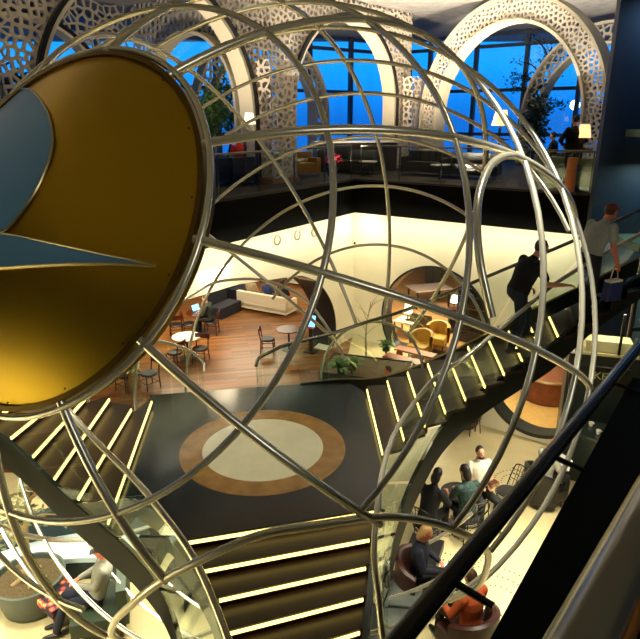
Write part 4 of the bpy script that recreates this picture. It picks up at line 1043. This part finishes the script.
fr = smooth_path(fr, 5); bk = smooth_path(bk, 5); t = thing('curved_bench', 'curved bench with pale blue seat and dark teal back behind the potted tree', 'bench', (fr[8].x, fr[8].y, ZF))
m = MB(); m.grid([fr, bk], (0, 0, -.09)); m.build('seat', mat('pale_blue_top', (200, 220, 220), .4), t)
TB = mat('teal_body', (26, 44, 48), .5)
m = MB(); m.grid([[p - Vector((0, 0, .09)) for p in fr], [Vector((p.x, p.y, ZF)) for p in fr]], (.05, .14, 0)); m.build('plinth', TB, t)
m = MB(); m.grid([[p + Vector((0, 0, .5)) for p in bk], [Vector((p.x, p.y, ZF)) for p in bk]], (0.03, .16, 0)); m.build('backrest', TB, t)

for pts, lb in (([(147, 568), (160, 548), (176, 546), (190, 556), (204, 552)], 'dark serpentine bench seen through the glass under the landing corner'), ([(172, 612), (186, 584), (202, 576), (216, 584)], 'second dark serpentine bench, nearer the foot of the lower flight')):
    q = smooth_path([at(x, y, ZF) for x, y in pts], 5); c = q[len(q) // 2]; t = thing('curved_bench', lb, 'bench', (c.x, c.y, ZF), 0, 'dark serpentine benches')
    rows = []
    for i, a in enumerate(q):
        tg = q[min(i + 1, len(q) - 1)] - q[max(i - 1, 0)]; s = Vector((-tg.y, tg.x, 0)).normalized() * .2
        rows.append([a - s, a + s, a + s + Vector((0, 0, .36)), a - s + Vector((0, 0, .36)), a - s])
    m = MB(); m.grid(rows); m.build('base', TB, t)
    m = MB(); m.grid([[r[3] * 1.0, r[2] * 1.0] for r in rows], (0, 0, .08)); m.build('seat_pad', DSEAT, t)
t = thing('stool', 'round teal stool seen through the left glass rail', 'stool', at(156, 524, ZF))
m = MB(); m.lathe([(.3, 0), (.36, .2), (.34, .42), (.30, .45), (.001, .45)], (0, 0, 0), 24); m.build('seat', TEAL, t, local=True); m = MB(); m.lathe([(.30, 0), (.31, .03), (.30, .05)], (0, 0, 0), 24); m.build('foot_ring', DSEAT, t, local=True)
t = thing('cup', 'white cup standing on the round teal stool', 'cup', at(156, 524, ZF) + Vector((.03, -.05, .45))); m = MB(); m.lathe([(.05, 0), (.07, .08), (.06, .1), (.001, .08)], (0, 0, 0), 16); m.build('bowl', WHITE, t, local=True); m = MB(); m.lathe([(.1, 0), (.11, .012), (.05, .012)], (0, 0, 0), 16); m.build('saucer', WHITE, t, local=True)
# ================================================================ UPPER LOUNGE
lamp(aty(499, 139, 19.3), 'tall lit lamp at the left foot of the great round arch', 1.5)
for nm, px, py in (('side_table', 499, 139),):
    p = aty(px, py, 19.3); t = thing('side_table', 'small dark side table under the tall lit lamp', 'table', Vector((p.x, p.y, ZU))); hh = p.z - ZU
    m = MB(); m.lathe([(.3, hh - .03), (.3, hh), (.001, hh)], (0, 0, 0), 24); m.build('tabletop', DSEAT, t, local=True); m = MB(); m.lathe([(.2, 0), (.03, .03), (.03, hh - .03)], (0, 0, 0), 14); m.build('pedestal', DSEAT, t, local=True)
p = aty(582, 149, 17.2); lamp(p, 'lit orange table lamp near the lift shaft', 1.15)
t = thing('side_table', 'small dark side table under the orange lamp by the lift', 'table', Vector((p.x, p.y, ZU))); hh = p.z - ZU
m = MB(); m.lathe([(.28, hh - .03), (.28, hh), (.001, hh)], (0, 0, 0), 24); m.build('tabletop', DSEAT, t, local=True); m = MB(); m.lathe([(.2, 0), (.03, .03), (.03, hh - .03)], (0, 0, 0), 14); m.build('pedestal', DSEAT, t, local=True)
p = aty(250, 134, 17.6); lamp(p, 'lit pale lamp in front of the lattice column on the left', 1.0, SHADEW)
t = thing('side_table', 'narrow console under the pale lamp at the lattice column', 'table', Vector((p.x, p.y, ZU))); hh = p.z - ZU
slabbox(t, 'tabletop', (0, 0, hh - .02), (.5, .3, .04), .8, DWOOD); 
for x in (-.2, .2): slabbox(t, 'leg', (x * .7, x * .72, (hh - .04) / 2), (.05, .05, hh - .04), .8, DWOOD)
t = thing('bollard', 'orange-brown cylindrical post on the balcony below the orange lamp', 'post', aty(571, 176, 15.9) * 1.0); t.location.z = ZU
m = MB(); m.lathe([(.13, 0), (.13, .85), (.11, .88), (.001, .88)], (0, 0, 0), 20); m.build('shaft', mat('orange_post', (190, 110, 44), .5), t, local=True); m = MB(); m.lathe([(.16, 0), (.16, .03), (.13, .03)], (0, 0, 0), 20); m.build('foot', STEELD, t, local=True)
def upchair(px, yy, rz, label, m1, w=.8, seats=1, grp=None):
    p = aty(px, 170, yy); return sofa(Vector((p.x, p.y, ZU)), rz, w, label, m1, grp, 'armchair' if seats == 1 else 'sofa', seats=seats)
SAGE = mat('sage_upholstery', (132, 140, 104), .7); OCH = mat('ochre_upholstery', (150, 106, 34), .6); DKU = mat('dark_upholstery', (40, 38, 36), .7); BLU = mat('blue_upholstery', (24, 32, 74), .7)
upchair(548, 17.7, 2.6, 'sage green armchair left of the orange post', SAGE, .95)
upchair(590, 16.6, 2.6, 'sage green armchair beside the lift shaft', SAGE, .95)
upchair(303, 20.6, 3.6, 'ochre armchair right of the lattice column', OCH, .9)
upchair(220, 17.8, .7, 'dark blue armchair at the left balcony edge', BLU, .85)
upchair(238, 18.0, .7, 'dark blue armchair under the person in red', BLU, .85)
for px, yy, lb in ((355, 21.8, 'dark sofa behind the railing in the middle of the lounge'), (430, 21.0, 'dark sofa left of the round arch'), (470, 20.0, 'dark sofa below the left foot of the round arch')):
    upchair(px, yy, 2.6, lb, DKU, 1.8, 2, 'dark lounge sofas')
for px, yy, lb in ((368, 20.6, 'small white-topped table behind the railing at the corner'), (440, 19.0, 'small white-topped table by the dark sofas'), (487, 18.6, 'small white-topped table at the foot of the round arch')):
    p = aty(px, 170, yy); round_table(Vector((p.x, p.y, ZU)), .3, .5, lb)
p = aty(330, 150, 23.0); t = thing('long_counter', 'dark wood buffet counter in the middle of the upper lounge', 'counter', Vector((p.x + .9, p.y, ZU)), .25)
slabbox(t, 'body', (0, 0, .5), (3.0, .7, 1.0), 0, mat('counter_brown', (54, 36, 26), .5)); slabbox(t, 'worktop', (0, 0, 1.03), (3.1, .8, .06), 0, WHITE)
# red flower arrangement
p = aty(332, 160, 21.0); t = thing('flower_arrangement', 'pink-red flower arrangement in a low pot on the balcony', 'flowers', Vector((p.x, p.y, ZU)))
m = MB(); m.lathe([(.16, 0), (.2, .3), (.17, .3), (.001, .27)], (0, 0, 0), 18); m.build('pot', DSEAT, t, local=True); m = MB(); foliage(m, (0, 0, .5), (.34, .34, .24), 160, .13, rnd); m.build('flowers', mat('pink_petal', (190, 40, 66), .6, var=.3), t, local=True, smooth=False)
def shrub(px, yy, h, w, label, leaf, trunk=None, dens=500, ls=.2):
    p = aty(px, 170, yy); t = thing('potted_shrub', label, 'plant', Vector((p.x, p.y, ZU)))
    m = MB(); m.lathe([(.26, 0), (.33, .45), (.29, .45), (.001, .4)], (0, 0, 0), 20); m.build('pot', POT, t, local=True)
    m = MB(); tips = branchy(m, (0, 0, .38), (.05, 0, h * .8), .05, rnd, 9, .4, .6); m.build('stem', BARKD, t, local=True)
    m = MB(); foliage(m, (0, 0, h * .62 + .3), (w, w, h * .42), dens, ls, rnd); m.build('foliage', leaf, t, local=True, smooth=False); return t
shrub(212, 20.5, 2.6, .8, 'leafy green shrub left of the lattice column', LEAF, dens=700)
shrub(228, 22.0, 3.2, .7, 'taller green shrub close to the window behind the left arch', LEAF, dens=600)
shrub(8, 14.5, 3.0, .9, 'dark green shrub at the far left behind the pierced vault', LEAFD, dens=600)
shrub(588, 24.0, 2.2, .8, 'small dark shrub right of the standing silhouette', LEAFD, dens=350)
p = aty(537, 150, 27.0); t = thing('potted_tree', 'dark tree silhouetted against the blue window in the round arch', 'potted tree', Vector((p.x, p.y, ZU)))
m = MB(); m.lathe([(.4, 0), (.5, .6), (.46, .6), (.001, .55)], (0, 0, 0), 24); m.build('pot', DSEAT, t, local=True)
m = MB(); tips = branchy(m, (0, 0, .5), (.15, 0, 4.6), .09, rnd, 22, .3, .45); m.build('trunk', BARKD, t, local=True)
m = MB(); [foliage(m, tp, (.4, .4, .3), 16, .16, rnd) for tp in tips]; m.build('foliage', LEAFD, t, local=True, smooth=False)
p = aty(533, 150, 24.6); t = thing('cypress', 'slim dark cypress in front of the silhouetted tree', 'plant', Vector((p.x, p.y, ZU)))
m = MB(); foliage(m, (0, 0, 1.6), (.55, .55, 1.5), 900, .2, rnd); m.build('foliage', LEAFD, t, local=True, smooth=False); m = MB(); m.tube([(0, 0, 0), (0, 0, 1.4)], .06, 8); m.build('trunk', BARKD, t, local=True)
p = aty(575, 105, 40.0); t = thing('outdoor_lamp', 'round white lamp glowing in the dusk outside the window', 'lamp', Vector((p.x, p.y, ZF)))
m = MB(); m.ball((0, 0, p.z - ZF), .3, 20, 12); m.build('globe', mat('white_lamp', (215, 238, 255), .5, emit=8), t, local=True); m = MB(); m.tube([(0, 0, 0), (0, 0, p.z - ZF - .3)], .07, 8); m.build('pole', DSEAT, t, local=True)
# round wall lights on the left wall and a small sensor at the corner
for i, (px, py, lb) in enumerate(((277, 240, 'left round wall light on the cream wall'), (297, 235, 'middle round wall light on the cream wall'), (314, 232, 'right round wall light on the cream wall'))):
    c = onwall(px, py, DL) + Vector((.835, -.55, 0)) * .004; t = thing('wall_light', lb, 'light fitting', c, 0, 'round wall lights')
    ax = Vector((DL[0], DL[1], 0)); nrm = Vector((.835, -.55, 0))
    m = MB(); rows = [[tuple(ax * r * cos(2 * pi * k / 24) + Vector((0, 0, 1)) * r * sin(2 * pi * k / 24) + nrm * h) for k in range(25)] for r, h in ((.15, 0), (.15, .03), (.11, .035), (.10, .01))]
    m.grid(rows); m.build('bezel', EDGE, t, local=True)
    m = MB(); rows = [[tuple(ax * r * cos(2 * pi * k / 24) + Vector((0, 0, 1)) * r * sin(2 * pi * k / 24) + nrm * .012) for k in range(25)] for r in (.105, .05, .001)]
    m.grid(rows); m.build('lens', WHITE, t, local=True)
c = onwall(355, 243, DR); t = thing('wall_sensor', 'tiny dark sensor on the right cream wall near the corner', 'sensor', c - nwr.normalized() * .03, 0)
m = MB(); m.ball((0, 0, 0), .04, 10, 6); m.build('dome', DSEAT, t, local=True); m = MB(); m.tube([(0, 0, 0), nwr.normalized() * .03], .025, 8); m.build('mount', DSEAT, t, local=True)


# ================================================================ PEOPLE
def loft(mb, path, rl, rd, lat, n=16):       # elliptical sections along a path; lat = sideways direction
    lat = Vector(lat).normalized(); P = [Vector(p) for p in path]; vs = []; m_ = len(P)
    for i, p in enumerate(P):
        t = (P[min(i + 1, m_ - 1)] - P[max(i - 1, 0)]).normalized(); l = (lat - t * lat.dot(t)).normalized(); d = t.cross(l)
        for k in range(n):
            a = 2 * pi * k / n; vs.append(p + l * cos(a) * rl[i] + d * sin(a) * rd[i])
    fs = [(i * n + k, i * n + (k + 1) % n, (i + 1) * n + (k + 1) % n, (i + 1) * n + k) for i in range(m_ - 1) for k in range(n)]
    fs += [tuple(range(n))[::-1], tuple(range((m_ - 1) * n, m_ * n))]; mb.add(vs, fs)
def limb(mb, pts, rs):
    P = [Vector(p) for p in pts]; Q = []; R = []
    for i in range(len(P) - 1):
        for k in range(4): f = k / 4; Q.append(lerp(P[i], P[i + 1], f)); R.append(rs[i] + (rs[i + 1] - rs[i]) * f)
    Q.append(P[-1]); R.append(rs[-1]); mb.tube(Q, R, 12)
    for p, r in zip(P, rs): mb.ball(p, r, 12, 8)
def remeshed(mb, name, m, parent, vox, sm=6):
    o = mb.build(name, m, parent, local=True)
    r = o.modifiers.new('r', 'REMESH'); r.mode = 'VOXEL'; r.voxel_size = vox
    s = o.modifiers.new('s', 'SMOOTH'); s.factor = .5; s.iterations = sm
    bpy.context.view_layer.update(); dg = bpy.context.evaluated_depsgraph_get()
    me = bpy.data.meshes.new_from_object(o.evaluated_get(dg)); o.modifiers.clear(); old = o.data; o.data = me; bpy.data.meshes.remove(old)
    if not me.materials: me.materials.append(m)
    if len(me.polygons): me.polygons.foreach_set('use_smooth', [True] * len(me.polygons))
    return o
def J(**k):
    d = {a: Vector(b) for a, b in k.items()}; return d
def sit(lean=0.0, wl=(-.15, .28, .70), wr=(.15, .28, .70), cross=False, kn=.12, feet=.48, look=(0, 0)):
    c = Vector((0, -.04 + lean * .44, .56 + .44)); 
    j = J(pelvis=(0, 0, .57), chest=c, neck=c + Vector((0, .01 + lean * .15, .14)), head=c + Vector((look[0] * .03, .05 + lean * .25, .30)))
    for s, w in ((-1, wl), (1, wr)):
        n = 'L' if s < 0 else 'R'; sh = c + Vector((s * .185, 0, .055)); w = Vector(w); el = lerp(sh, w, .5) + Vector((s * .09, -.07, -.10))
        j['sh' + n] = sh; j['el' + n] = el; j['wr' + n] = w
        j['hp' + n] = Vector((s * .09, .02, .55)); j['kn' + n] = Vector((s * kn, .46, .54)); j['an' + n] = Vector((s * kn, feet, .08))
    if cross: j['knR'] = Vector((.02, .48, .62)); j['anR'] = Vector((-.16, .62, .30))
    return j
def stand():
    j = J(pelvis=(0, 0, .93), chest=(0, 0, 1.32), neck=(0, .01, 1.46), head=(0, .04, 1.62))
    for s, n in ((-1, 'L'), (1, 'R')):
        j['sh' + n] = Vector((s * .19, 0, 1.39)); j['el' + n] = Vector((s * .25, -.02, 1.10)); j['wr' + n] = Vector((s * .24, .08, .86))
        j['hp' + n] = Vector((s * .09, 0, .90)); j['kn' + n] = Vector((s * .10, .02, .50)); j['an' + n] = Vector((s * .11, -.01, .08))
    return j
def person(label, loc, rz, j, shirt, trousers, hair=None, skin=None, scale=1.0, sleeve='short', vox=.012, gaze=(0, 1, -.1), group=None, bald=False, cap=None, beard=None, glasses=False, longhair=False, barefoot=False, skirt=None, heavy=1.0):
    skin = skin or SKIN; t = thing('person', label, 'person', loc, rz); t.scale = (scale,) * 3
    lat = j['shR'] - j['shL']; sp = j['chest'] - j['pelvis']
    tors = [j['pelvis'] - sp.normalized() * .09, j['pelvis'], lerp(j['pelvis'], j['chest'], .35), lerp(j['pelvis'], j['chest'], .75), j['chest'], lerp(j['chest'], j['neck'], .45), lerp(j['chest'], j['neck'], .8)]
    RLt = [.12, .165, .15, .17, .175, .15, .07]; RDt = [.09, .115, .11, .125, .115, .085, .06]
    b = MB(); loft(b, tors, [x * heavy for x in RLt], [x * heavy for x in RDt], lat)
    limb(b, [lerp(j['chest'], j['neck'], .5), j['neck'], lerp(j['neck'], j['head'], .55)], [.07, .055, .052])
    g = Vector(gaze).normalized(); up = Vector((0, 0, 1)); up = (up - g * up.dot(g)).normalized(); sd = g.cross(up); H = j['head']
    def hp_(x, y, z): return H + sd * x + g * y + up * z
    hb = MB(); hb.ball((0, 0, 0), (.074, .094, .112), 18, 14); b.add([hp_(*v) for v in hb.v], hb.f)
    hb = MB(); hb.ball((0, .035, -.065), (.052, .058, .055), 14, 10); b.add([hp_(*v) for v in hb.v], hb.f)
    limb(b, [hp_(0, .085, .015), hp_(0, .112, -.022)], [.011, .015])
    limb(b, [hp_(-.02, .088, -.058), hp_(.02, .088, -.058)], [.011, .011]); limb(b, [hp_(-.035, .082, .03), hp_(.035, .082, .03)], [.012, .012])
    for s in (-1, 1):
        hb = MB(); hb.ball((s * .076, -.005, -.005), (.012, .024, .034), 10, 8); b.add([hp_(*v) for v in hb.v], hb.f)
    for n, s in (('L', -1), ('R', 1)):
        limb(b, [j['sh' + n], j['el' + n], j['wr' + n]], [.056, .042, .029])
        f = (j['wr' + n] - j['el' + n]).normalized(); w = j['wr' + n]; pal = w + f * .055
        side = Vector((-s, 0, 0)); side = (side - f * side.dot(f)).normalized(); dn = f.cross(side) * (1 if s < 0 else -1)
        if dn.z > 0: dn = -dn
        loft(b, [w, w + f * .03, w + f * .085], [.028, .040, .040], [.02, .017, .014], side, 10)
        for q, (o_, L1) in enumerate(((-.03, .062), (-.010, .075), (.010, .07), (.029, .054))):
            p0 = w + f * .08 + side * o_; p1 = p0 + f * L1 * .55 + dn * .012; p2 = p1 + f * L1 * .3 + dn * L1 * .45
            limb(b, [p0, p1, p2], [.0095, .009, .0075])
        limb(b, [w + f * .03 + side * -.03 * 1, w + f * .065 + side * .052 + dn * .01, w + f * .10 + side * .05 + dn * .025], [.012, .011, .009])
        limb(b, [j['hp' + n], j['kn' + n], j['an' + n]], [.085, .055, .038])
        ft = Vector((j['an' + n].x * 0, 1, 0)); a = j['an' + n]
        limb(b, [a + Vector((0, -.03, -.035)), a + Vector((0, .08, -.045)), a + Vector((0, .15, -.055))], [.036, .034, .024])
    remeshed(b, 'body', skin, t, vox, 4)
    k = 1.0
    m = MB(); loft(m, tors[1:] if True else tors, [(x * heavy + .016) for x in RLt[1:]], [(x * heavy + .018) for x in RDt[1:]], lat)
    for n in 'LR':
        if sleeve == 'short': limb(m, [j['sh' + n], lerp(j['sh' + n], j['el' + n], .72)], [.072, .062])
        else: limb(m, [j['sh' + n], j['el' + n], lerp(j['el' + n], j['wr' + n], .93)], [.075, .060, .042])
    limb(m, [lerp(j['chest'], j['neck'], .55), lerp(j['chest'], j['neck'], .9)], [.085, .066])
    remeshed(m, 'shirt' if sleeve == 'short' else 'jacket', shirt, t, vox * 1.1, 5)
    m = MB(); loft(m, tors[:3], [(x * heavy + .012) for x in RLt[:3]], [(x * heavy + .013) for x in RDt[:3]], lat)
    for n in 'LR': limb(m, [j['hp' + n], j['kn' + n], lerp(j['kn' + n], j['an' + n], .9)], [.102, .073, .060])
    remeshed(m, 'trousers', trousers, t, vox * 1.1, 5)
    if not barefoot:
        for n in 'LR':
            a = j['an' + n]; m = MB(); limb(m, [a + Vector((0, -.035, -.03)), a + Vector((0, .07, -.037)), a + Vector((0, .165, -.047))], [.046, .042, .031])
            remeshed(m, 'shoe', DSEAT, t, .014, 3)
    if hair and not bald:
        m = MB(); hb = MB(); hb.ball((0, -.016, .022), (.083, .098, .108), 18, 14)
        vs = []
        for v in hb.v:
            y, z = v[1], v[2]
            if y > .045 and z < .075: v = (v[0] * .86, .04, max(z, -.0))
            if z < -.045: v = (v[0], min(v[1], .0), max(z, -.06))
            vs.append(hp_(*v))
        m.add(vs, hb.f)
        if longhair:
            hb = MB(); hb.ball((0, -.045, -.07), (.088, .066, .12), 16, 12); m.add([hp_(*v) for v in hb.v], hb.f)
        remeshed(m, 'hair', hair, t, .013, 3)
    if cap:
        m = MB(); hb = MB(); hb.ball((0, -.01, .045), (.086, .102, .08), 16, 10); m.add([hp_(v[0], v[1], max(v[2], .025)) for v in hb.v], hb.f)
        m.slab([hp_(-.06, .08, .035), hp_(.06, .08, .035), hp_(.045, .155, .02), hp_(-.045, .155, .02)], up * .012); m.build('cap', cap, t, local=True)
    if beard:
        m = MB(); hb = MB(); hb.ball((0, .044, -.085), (.058, .058, .046), 14, 10); m.add([hp_(*v) for v in hb.v], hb.f); remeshed(m, 'beard', beard, t, .012, 2)
    if glasses:
        m = MB()
        for s in (-1, 1): m.tube([hp_(s * .032 + .022 * cos(2 * pi * q / 12), .104, .012 + .017 * sin(2 * pi * q / 12)) for q in range(12)], .0035, 6, True); m.tube([hp_(s * .055, .102, .014), hp_(s * .078, .0, .016)], .003, 6)
        m.tube([hp_(-.01, .106, .014), hp_(.01, .106, .014)], .003, 6); m.build('glasses', DSEAT, t, local=True)
    return t
HB = mat('dark_hair', (26, 20, 16), .6, var=.2); HBR = mat('brown_hair', (70, 42, 24), .6, var=.2); HBL = mat('blond_hair', (178, 138, 84), .6, var=.2); HGR = mat('grey_hair', (130, 124, 116), .6, var=.2)
C_BLK = cloth('black_polo', (6, 7, 10)); C_JEAN = cloth('dark_jeans', (26, 36, 58)); C_GREY = cloth('light_grey_polo', (150, 154, 146)); C_DK = cloth('dark_trousers', (24, 24, 24))
C_WHT = cloth('white_tee', (214, 208, 188)); C_NAVY = cloth('navy_jacket', (18, 24, 44)); C_ORG = cloth('orange_top', (190, 84, 36)); C_TEE = cloth('grey_tee', (148, 146, 128)); C_PAT = mat('teal_pattern', (40, 66, 62), .8, var=.8, vscale=26)
C_SWE = cloth('grey_sweater', (138, 136, 120)); C_GRN = cloth('dark_green_jacket', (30, 40, 30)); C_RED = cloth('red_top', (190, 36, 30)); C_BRN = cloth('brown_skirt', (62, 42, 22)); C_BLU = cloth('blue_shirt', (40, 60, 110)); C_TAN = cloth('tan_shirt', (170, 150, 120))
# climbing the right flight
def climber(reach):
    j = stand(); 
    for n, d in (('pelvis', (0, 0, 0)), ('chest', (0, .15, -.03)), ('neck', (0, .21, -.05)), ('head', (0, .28, -.07))): j[n] = j[n] + Vector(d)
    for n in 'LR': j['sh' + n] = j['sh' + n] + Vector((0, .17, -.04))
    j['elR'] = Vector((.26, .30, 1.07)); j['wrR'] = Vector((.31, .56, 1.06))
    j['elL'] = Vector((-.26, .16, 1.06)); j['wrL'] = Vector((-.22, .34, .92))
    j['knL'] = Vector((-.10, .26, .60)); j['anL'] = Vector((-.10, .30, .23)); j['knR'] = Vector((.10, .04, .48)); j['anR'] = Vector((.10, -.08, .08))
    return j
fd = (nosR(9)[0] - nosR(8)[0]); rzR = atan2(fd.y, fd.x) - pi / 2
a, b = nosR(8); p = lerp(a, b, .30) + fd * -.45; p.z = a.z
person('man in a black polo and jeans climbing the right flight, hand on the rail', p, rzR - .2, climber(1), C_BLK, C_JEAN, HB, scale=1.17, heavy=1.12, vox=.010, gaze=(0, 1, -.12))
a, b = nosR(11); p = lerp(a, b, .35) + fd * .5; p.z = a.z
j = climber(0); j['wrR'] = Vector((.30, .22, .86)); j['elR'] = Vector((.27, .12, 1.10)); 
person('man in a pale grey polo and reddish cap, higher on the right flight', p, rzR, j, C_GREY, C_DK, HBR, SKIN2, scale=1.2, vox=.010, cap=mat('reddish_cap', (110, 52, 34), .7))
bgp = p + Vector((cos(rzR) * .36 * 1.0 - sin(rzR) * .25, sin(rzR) * .36 + cos(rzR) * .25, .50)); t = thing('carrier_bag', 'blue and white carrier bag in the hand of the man in the cap', 'bag', bgp, rzR)
m = MB(); m.box((0, 0, .02), (.14, .36, .34), 0, (1.1, .9)); m.build('body', mat('blue_bag', (44, 56, 110), .6), t, local=True, bevel=.02)
m = MB(); m.box((0, 0, .20), (.13, .30, .05)); m.build('white_top_band', WHITE, t, local=True, smooth=False)
m = MB(); m.tube(smooth_path([(0, -.1, .2), (0, -.05, .40), (0, .05, .40), (0, .1, .2)], 5), .01, 6); m.build('handle', WHITE, t, local=True)
# lower right
person('bearded man in a white tee sitting on a wire chair, facing the stairs', c1, pi + .2, sit(-.12, (-.10, .26, .80), (.12, .24, .80), kn=.16), C_WHT, C_DK, HB, beard=HB, gaze=(0, 1, .15))
t = thing('wooden_box', 'small brown wooden box held by the bearded man in white', 'box', c1 + Vector((.18, -.26, .84)), .5); m = MB(); m.box((0, 0, 0), (.2, .13, .05)); m.build('box', mat('brown_box', (130, 84, 40), .5), t, local=True, bevel=.008); m = MB(); m.box((0, 0, .03), (.18, .11, .012)); m.build('lid', DWOOD, t, local=True, smooth=False)
person('dark-haired person in black leaning forward over the small round table', c2, -.7, sit(.42, (-.1, .52, .78), (.16, .52, .78)), C_BLK, C_DK, HB, longhair=True, sleeve='long', gaze=(0, 1, -.5))
person('person in a teal patterned top seated beside the small round table', c3, .4, sit(.25, (-.16, .45, .76), (.1, .45, .76)), C_PAT, C_DK, HB, longhair=True, barefoot=True, gaze=(-.3, 1, -.4))
person('blond person with glasses in a navy jacket looking at a phone', c4, -1.9, sit(.1, (-.12, .30, .74), (.14, .34, .76), cross=True), C_NAVY, C_DK, HBL, SKIN2, glasses=True, sleeve='long', longhair=True, gaze=(0, 1, -.45))
pp_ = c4 + Vector((.42, -.16, .80)); t = thing('smartphone', 'lit phone in the hands of the blond person', 'phone', pp_, -1.75); m = MB(); m.box((0, 0, 0), (.075, .15, .01)); m.build('body', BLACKG, t, local=True, smooth=False); m = MB(); m.box((0, 0, .006), (.068, .14, .003)); m.build('screen', mat('phone_screen', (200, 220, 240), .4, emit=1.5), t, local=True, smooth=False)
person('person in an orange top seen from behind at the bottom right', c5, .55, sit(.1, (-.2, .32, .70), (.16, .32, .70)), C_ORG, C_BRN, HBR, sleeve='long', gaze=(0, 1, -.2))
person('bald man in a grey tee seated below the lower round opening', c6, -1.2, sit(.2, (-.13, .34, .74), (.15, .34, .74)), C_TEE, C_DK, None, SKIN2, bald=True, gaze=(0, 1, -.35))
t = thing('newspaper', 'white paper held by the bald man in grey', 'paper', c6 + Vector((.42, .14, .82)), -1.2); m = MB(); m.grid([[(-.16, -.02, -.1), (0, 0, -.1), (.16, -.02, -.1)], [(-.16, .04, .12), (0, .06, .12), (.16, .04, .12)]], (0, .006, 0)); m.build('sheet', mat('paper_white', (226, 224, 214), .8), t, local=True, smooth=False)
# lower left
person('man in a grey sweater and dark cap reclining at the lower left', c7, 1.85, sit(-.2, (-.06, .24, .82), (.08, .24, .82), kn=.10, feet=.62), C_SWE, C_NAVY, HB, SKIN2, sleeve='long', cap=DSEAT, gaze=(0, 1, -.25))
# behind the landing and in the rooms
hp2 = at(389, 372, ZF + 1.25); g = Vector((hp2.x, hp2.y, ZF)); person('person in a ruddy top whose head shows behind the stair landing', g, 1.6, sit(.05), cloth('ruddy_top', (150, 84, 64)), C_DK, HBR, SKIN2)
t = thing('stool', 'dark round stool under the person behind the landing', 'stool', g); m = MB(); m.lathe([(.2, .40), (.21, .44), (.2, .47), (.001, .475)], (0, 0, 0), 20); m.build('seat', DSEAT, t, local=True); m = MB(); m.lathe([(.18, 0), (.03, .04), (.03, .40)], (0, 0, 0), 14); m.build('pedestal', DSEAT, t, local=True)
person('person in a dark green jacket at the laptop on the plank floor', at(212, 334, ZF), 1.4, sit(.25, (-.16, .42, .80), (.14, .42, .80)), C_GRN, C_DK, HB, sleeve='long', gaze=(0, 1, -.3))
sp_ = at(267, 311, ZF); r_ = radians(-30)
for dx, lb, sh, hr in ((-.7, 'person in a tan shirt at the left end of the long white sofa', C_TAN, HBR), (.1, 'person in a blue shirt in the middle of the long white sofa', C_BLU, HB), (.8, 'person in a dark jacket at the right end of the long white sofa', C_DK, HB)):
    person(lb, sp_ + Vector((dx * cos(r_), dx * sin(r_), -.03)), r_, sit(-.1), sh, C_JEAN, hr, vox=.015)
# upstairs
j = stand(); j['elR'] = Vector((.36, .02, 1.14)); j['wrR'] = Vector((.22, .14, 1.04)); j['elL'] = Vector((-.36, .02, 1.14)); j['wrL'] = Vector((-.22, .14, 1.04))
p = aty(571, 165, 17.3); person('dark silhouetted person standing before the blue window in the round arch', Vector((p.x, p.y, ZU)), .2, j, C_BLK, C_DK, HB, sleeve='long', vox=.014, scale=1.1, heavy=1.3)
p = aty(551, 165, 20.5); g = Vector((p.x, p.y, ZU)); person('dark silhouetted person seated left of the standing silhouette', g, .9, sit(.05), C_DK, C_DK, HB, sleeve='long', vox=.014)
upchair(551, 20.5, .9, 'dark armchair under the seated silhouette', DKU, .85)
p = aty(240, 170, 18.0); g = Vector((p.x, p.y, ZU)); person('person in a red top seated left of the lattice column', g, .7, sit(.1), C_RED, C_DK, HB, vox=.014)
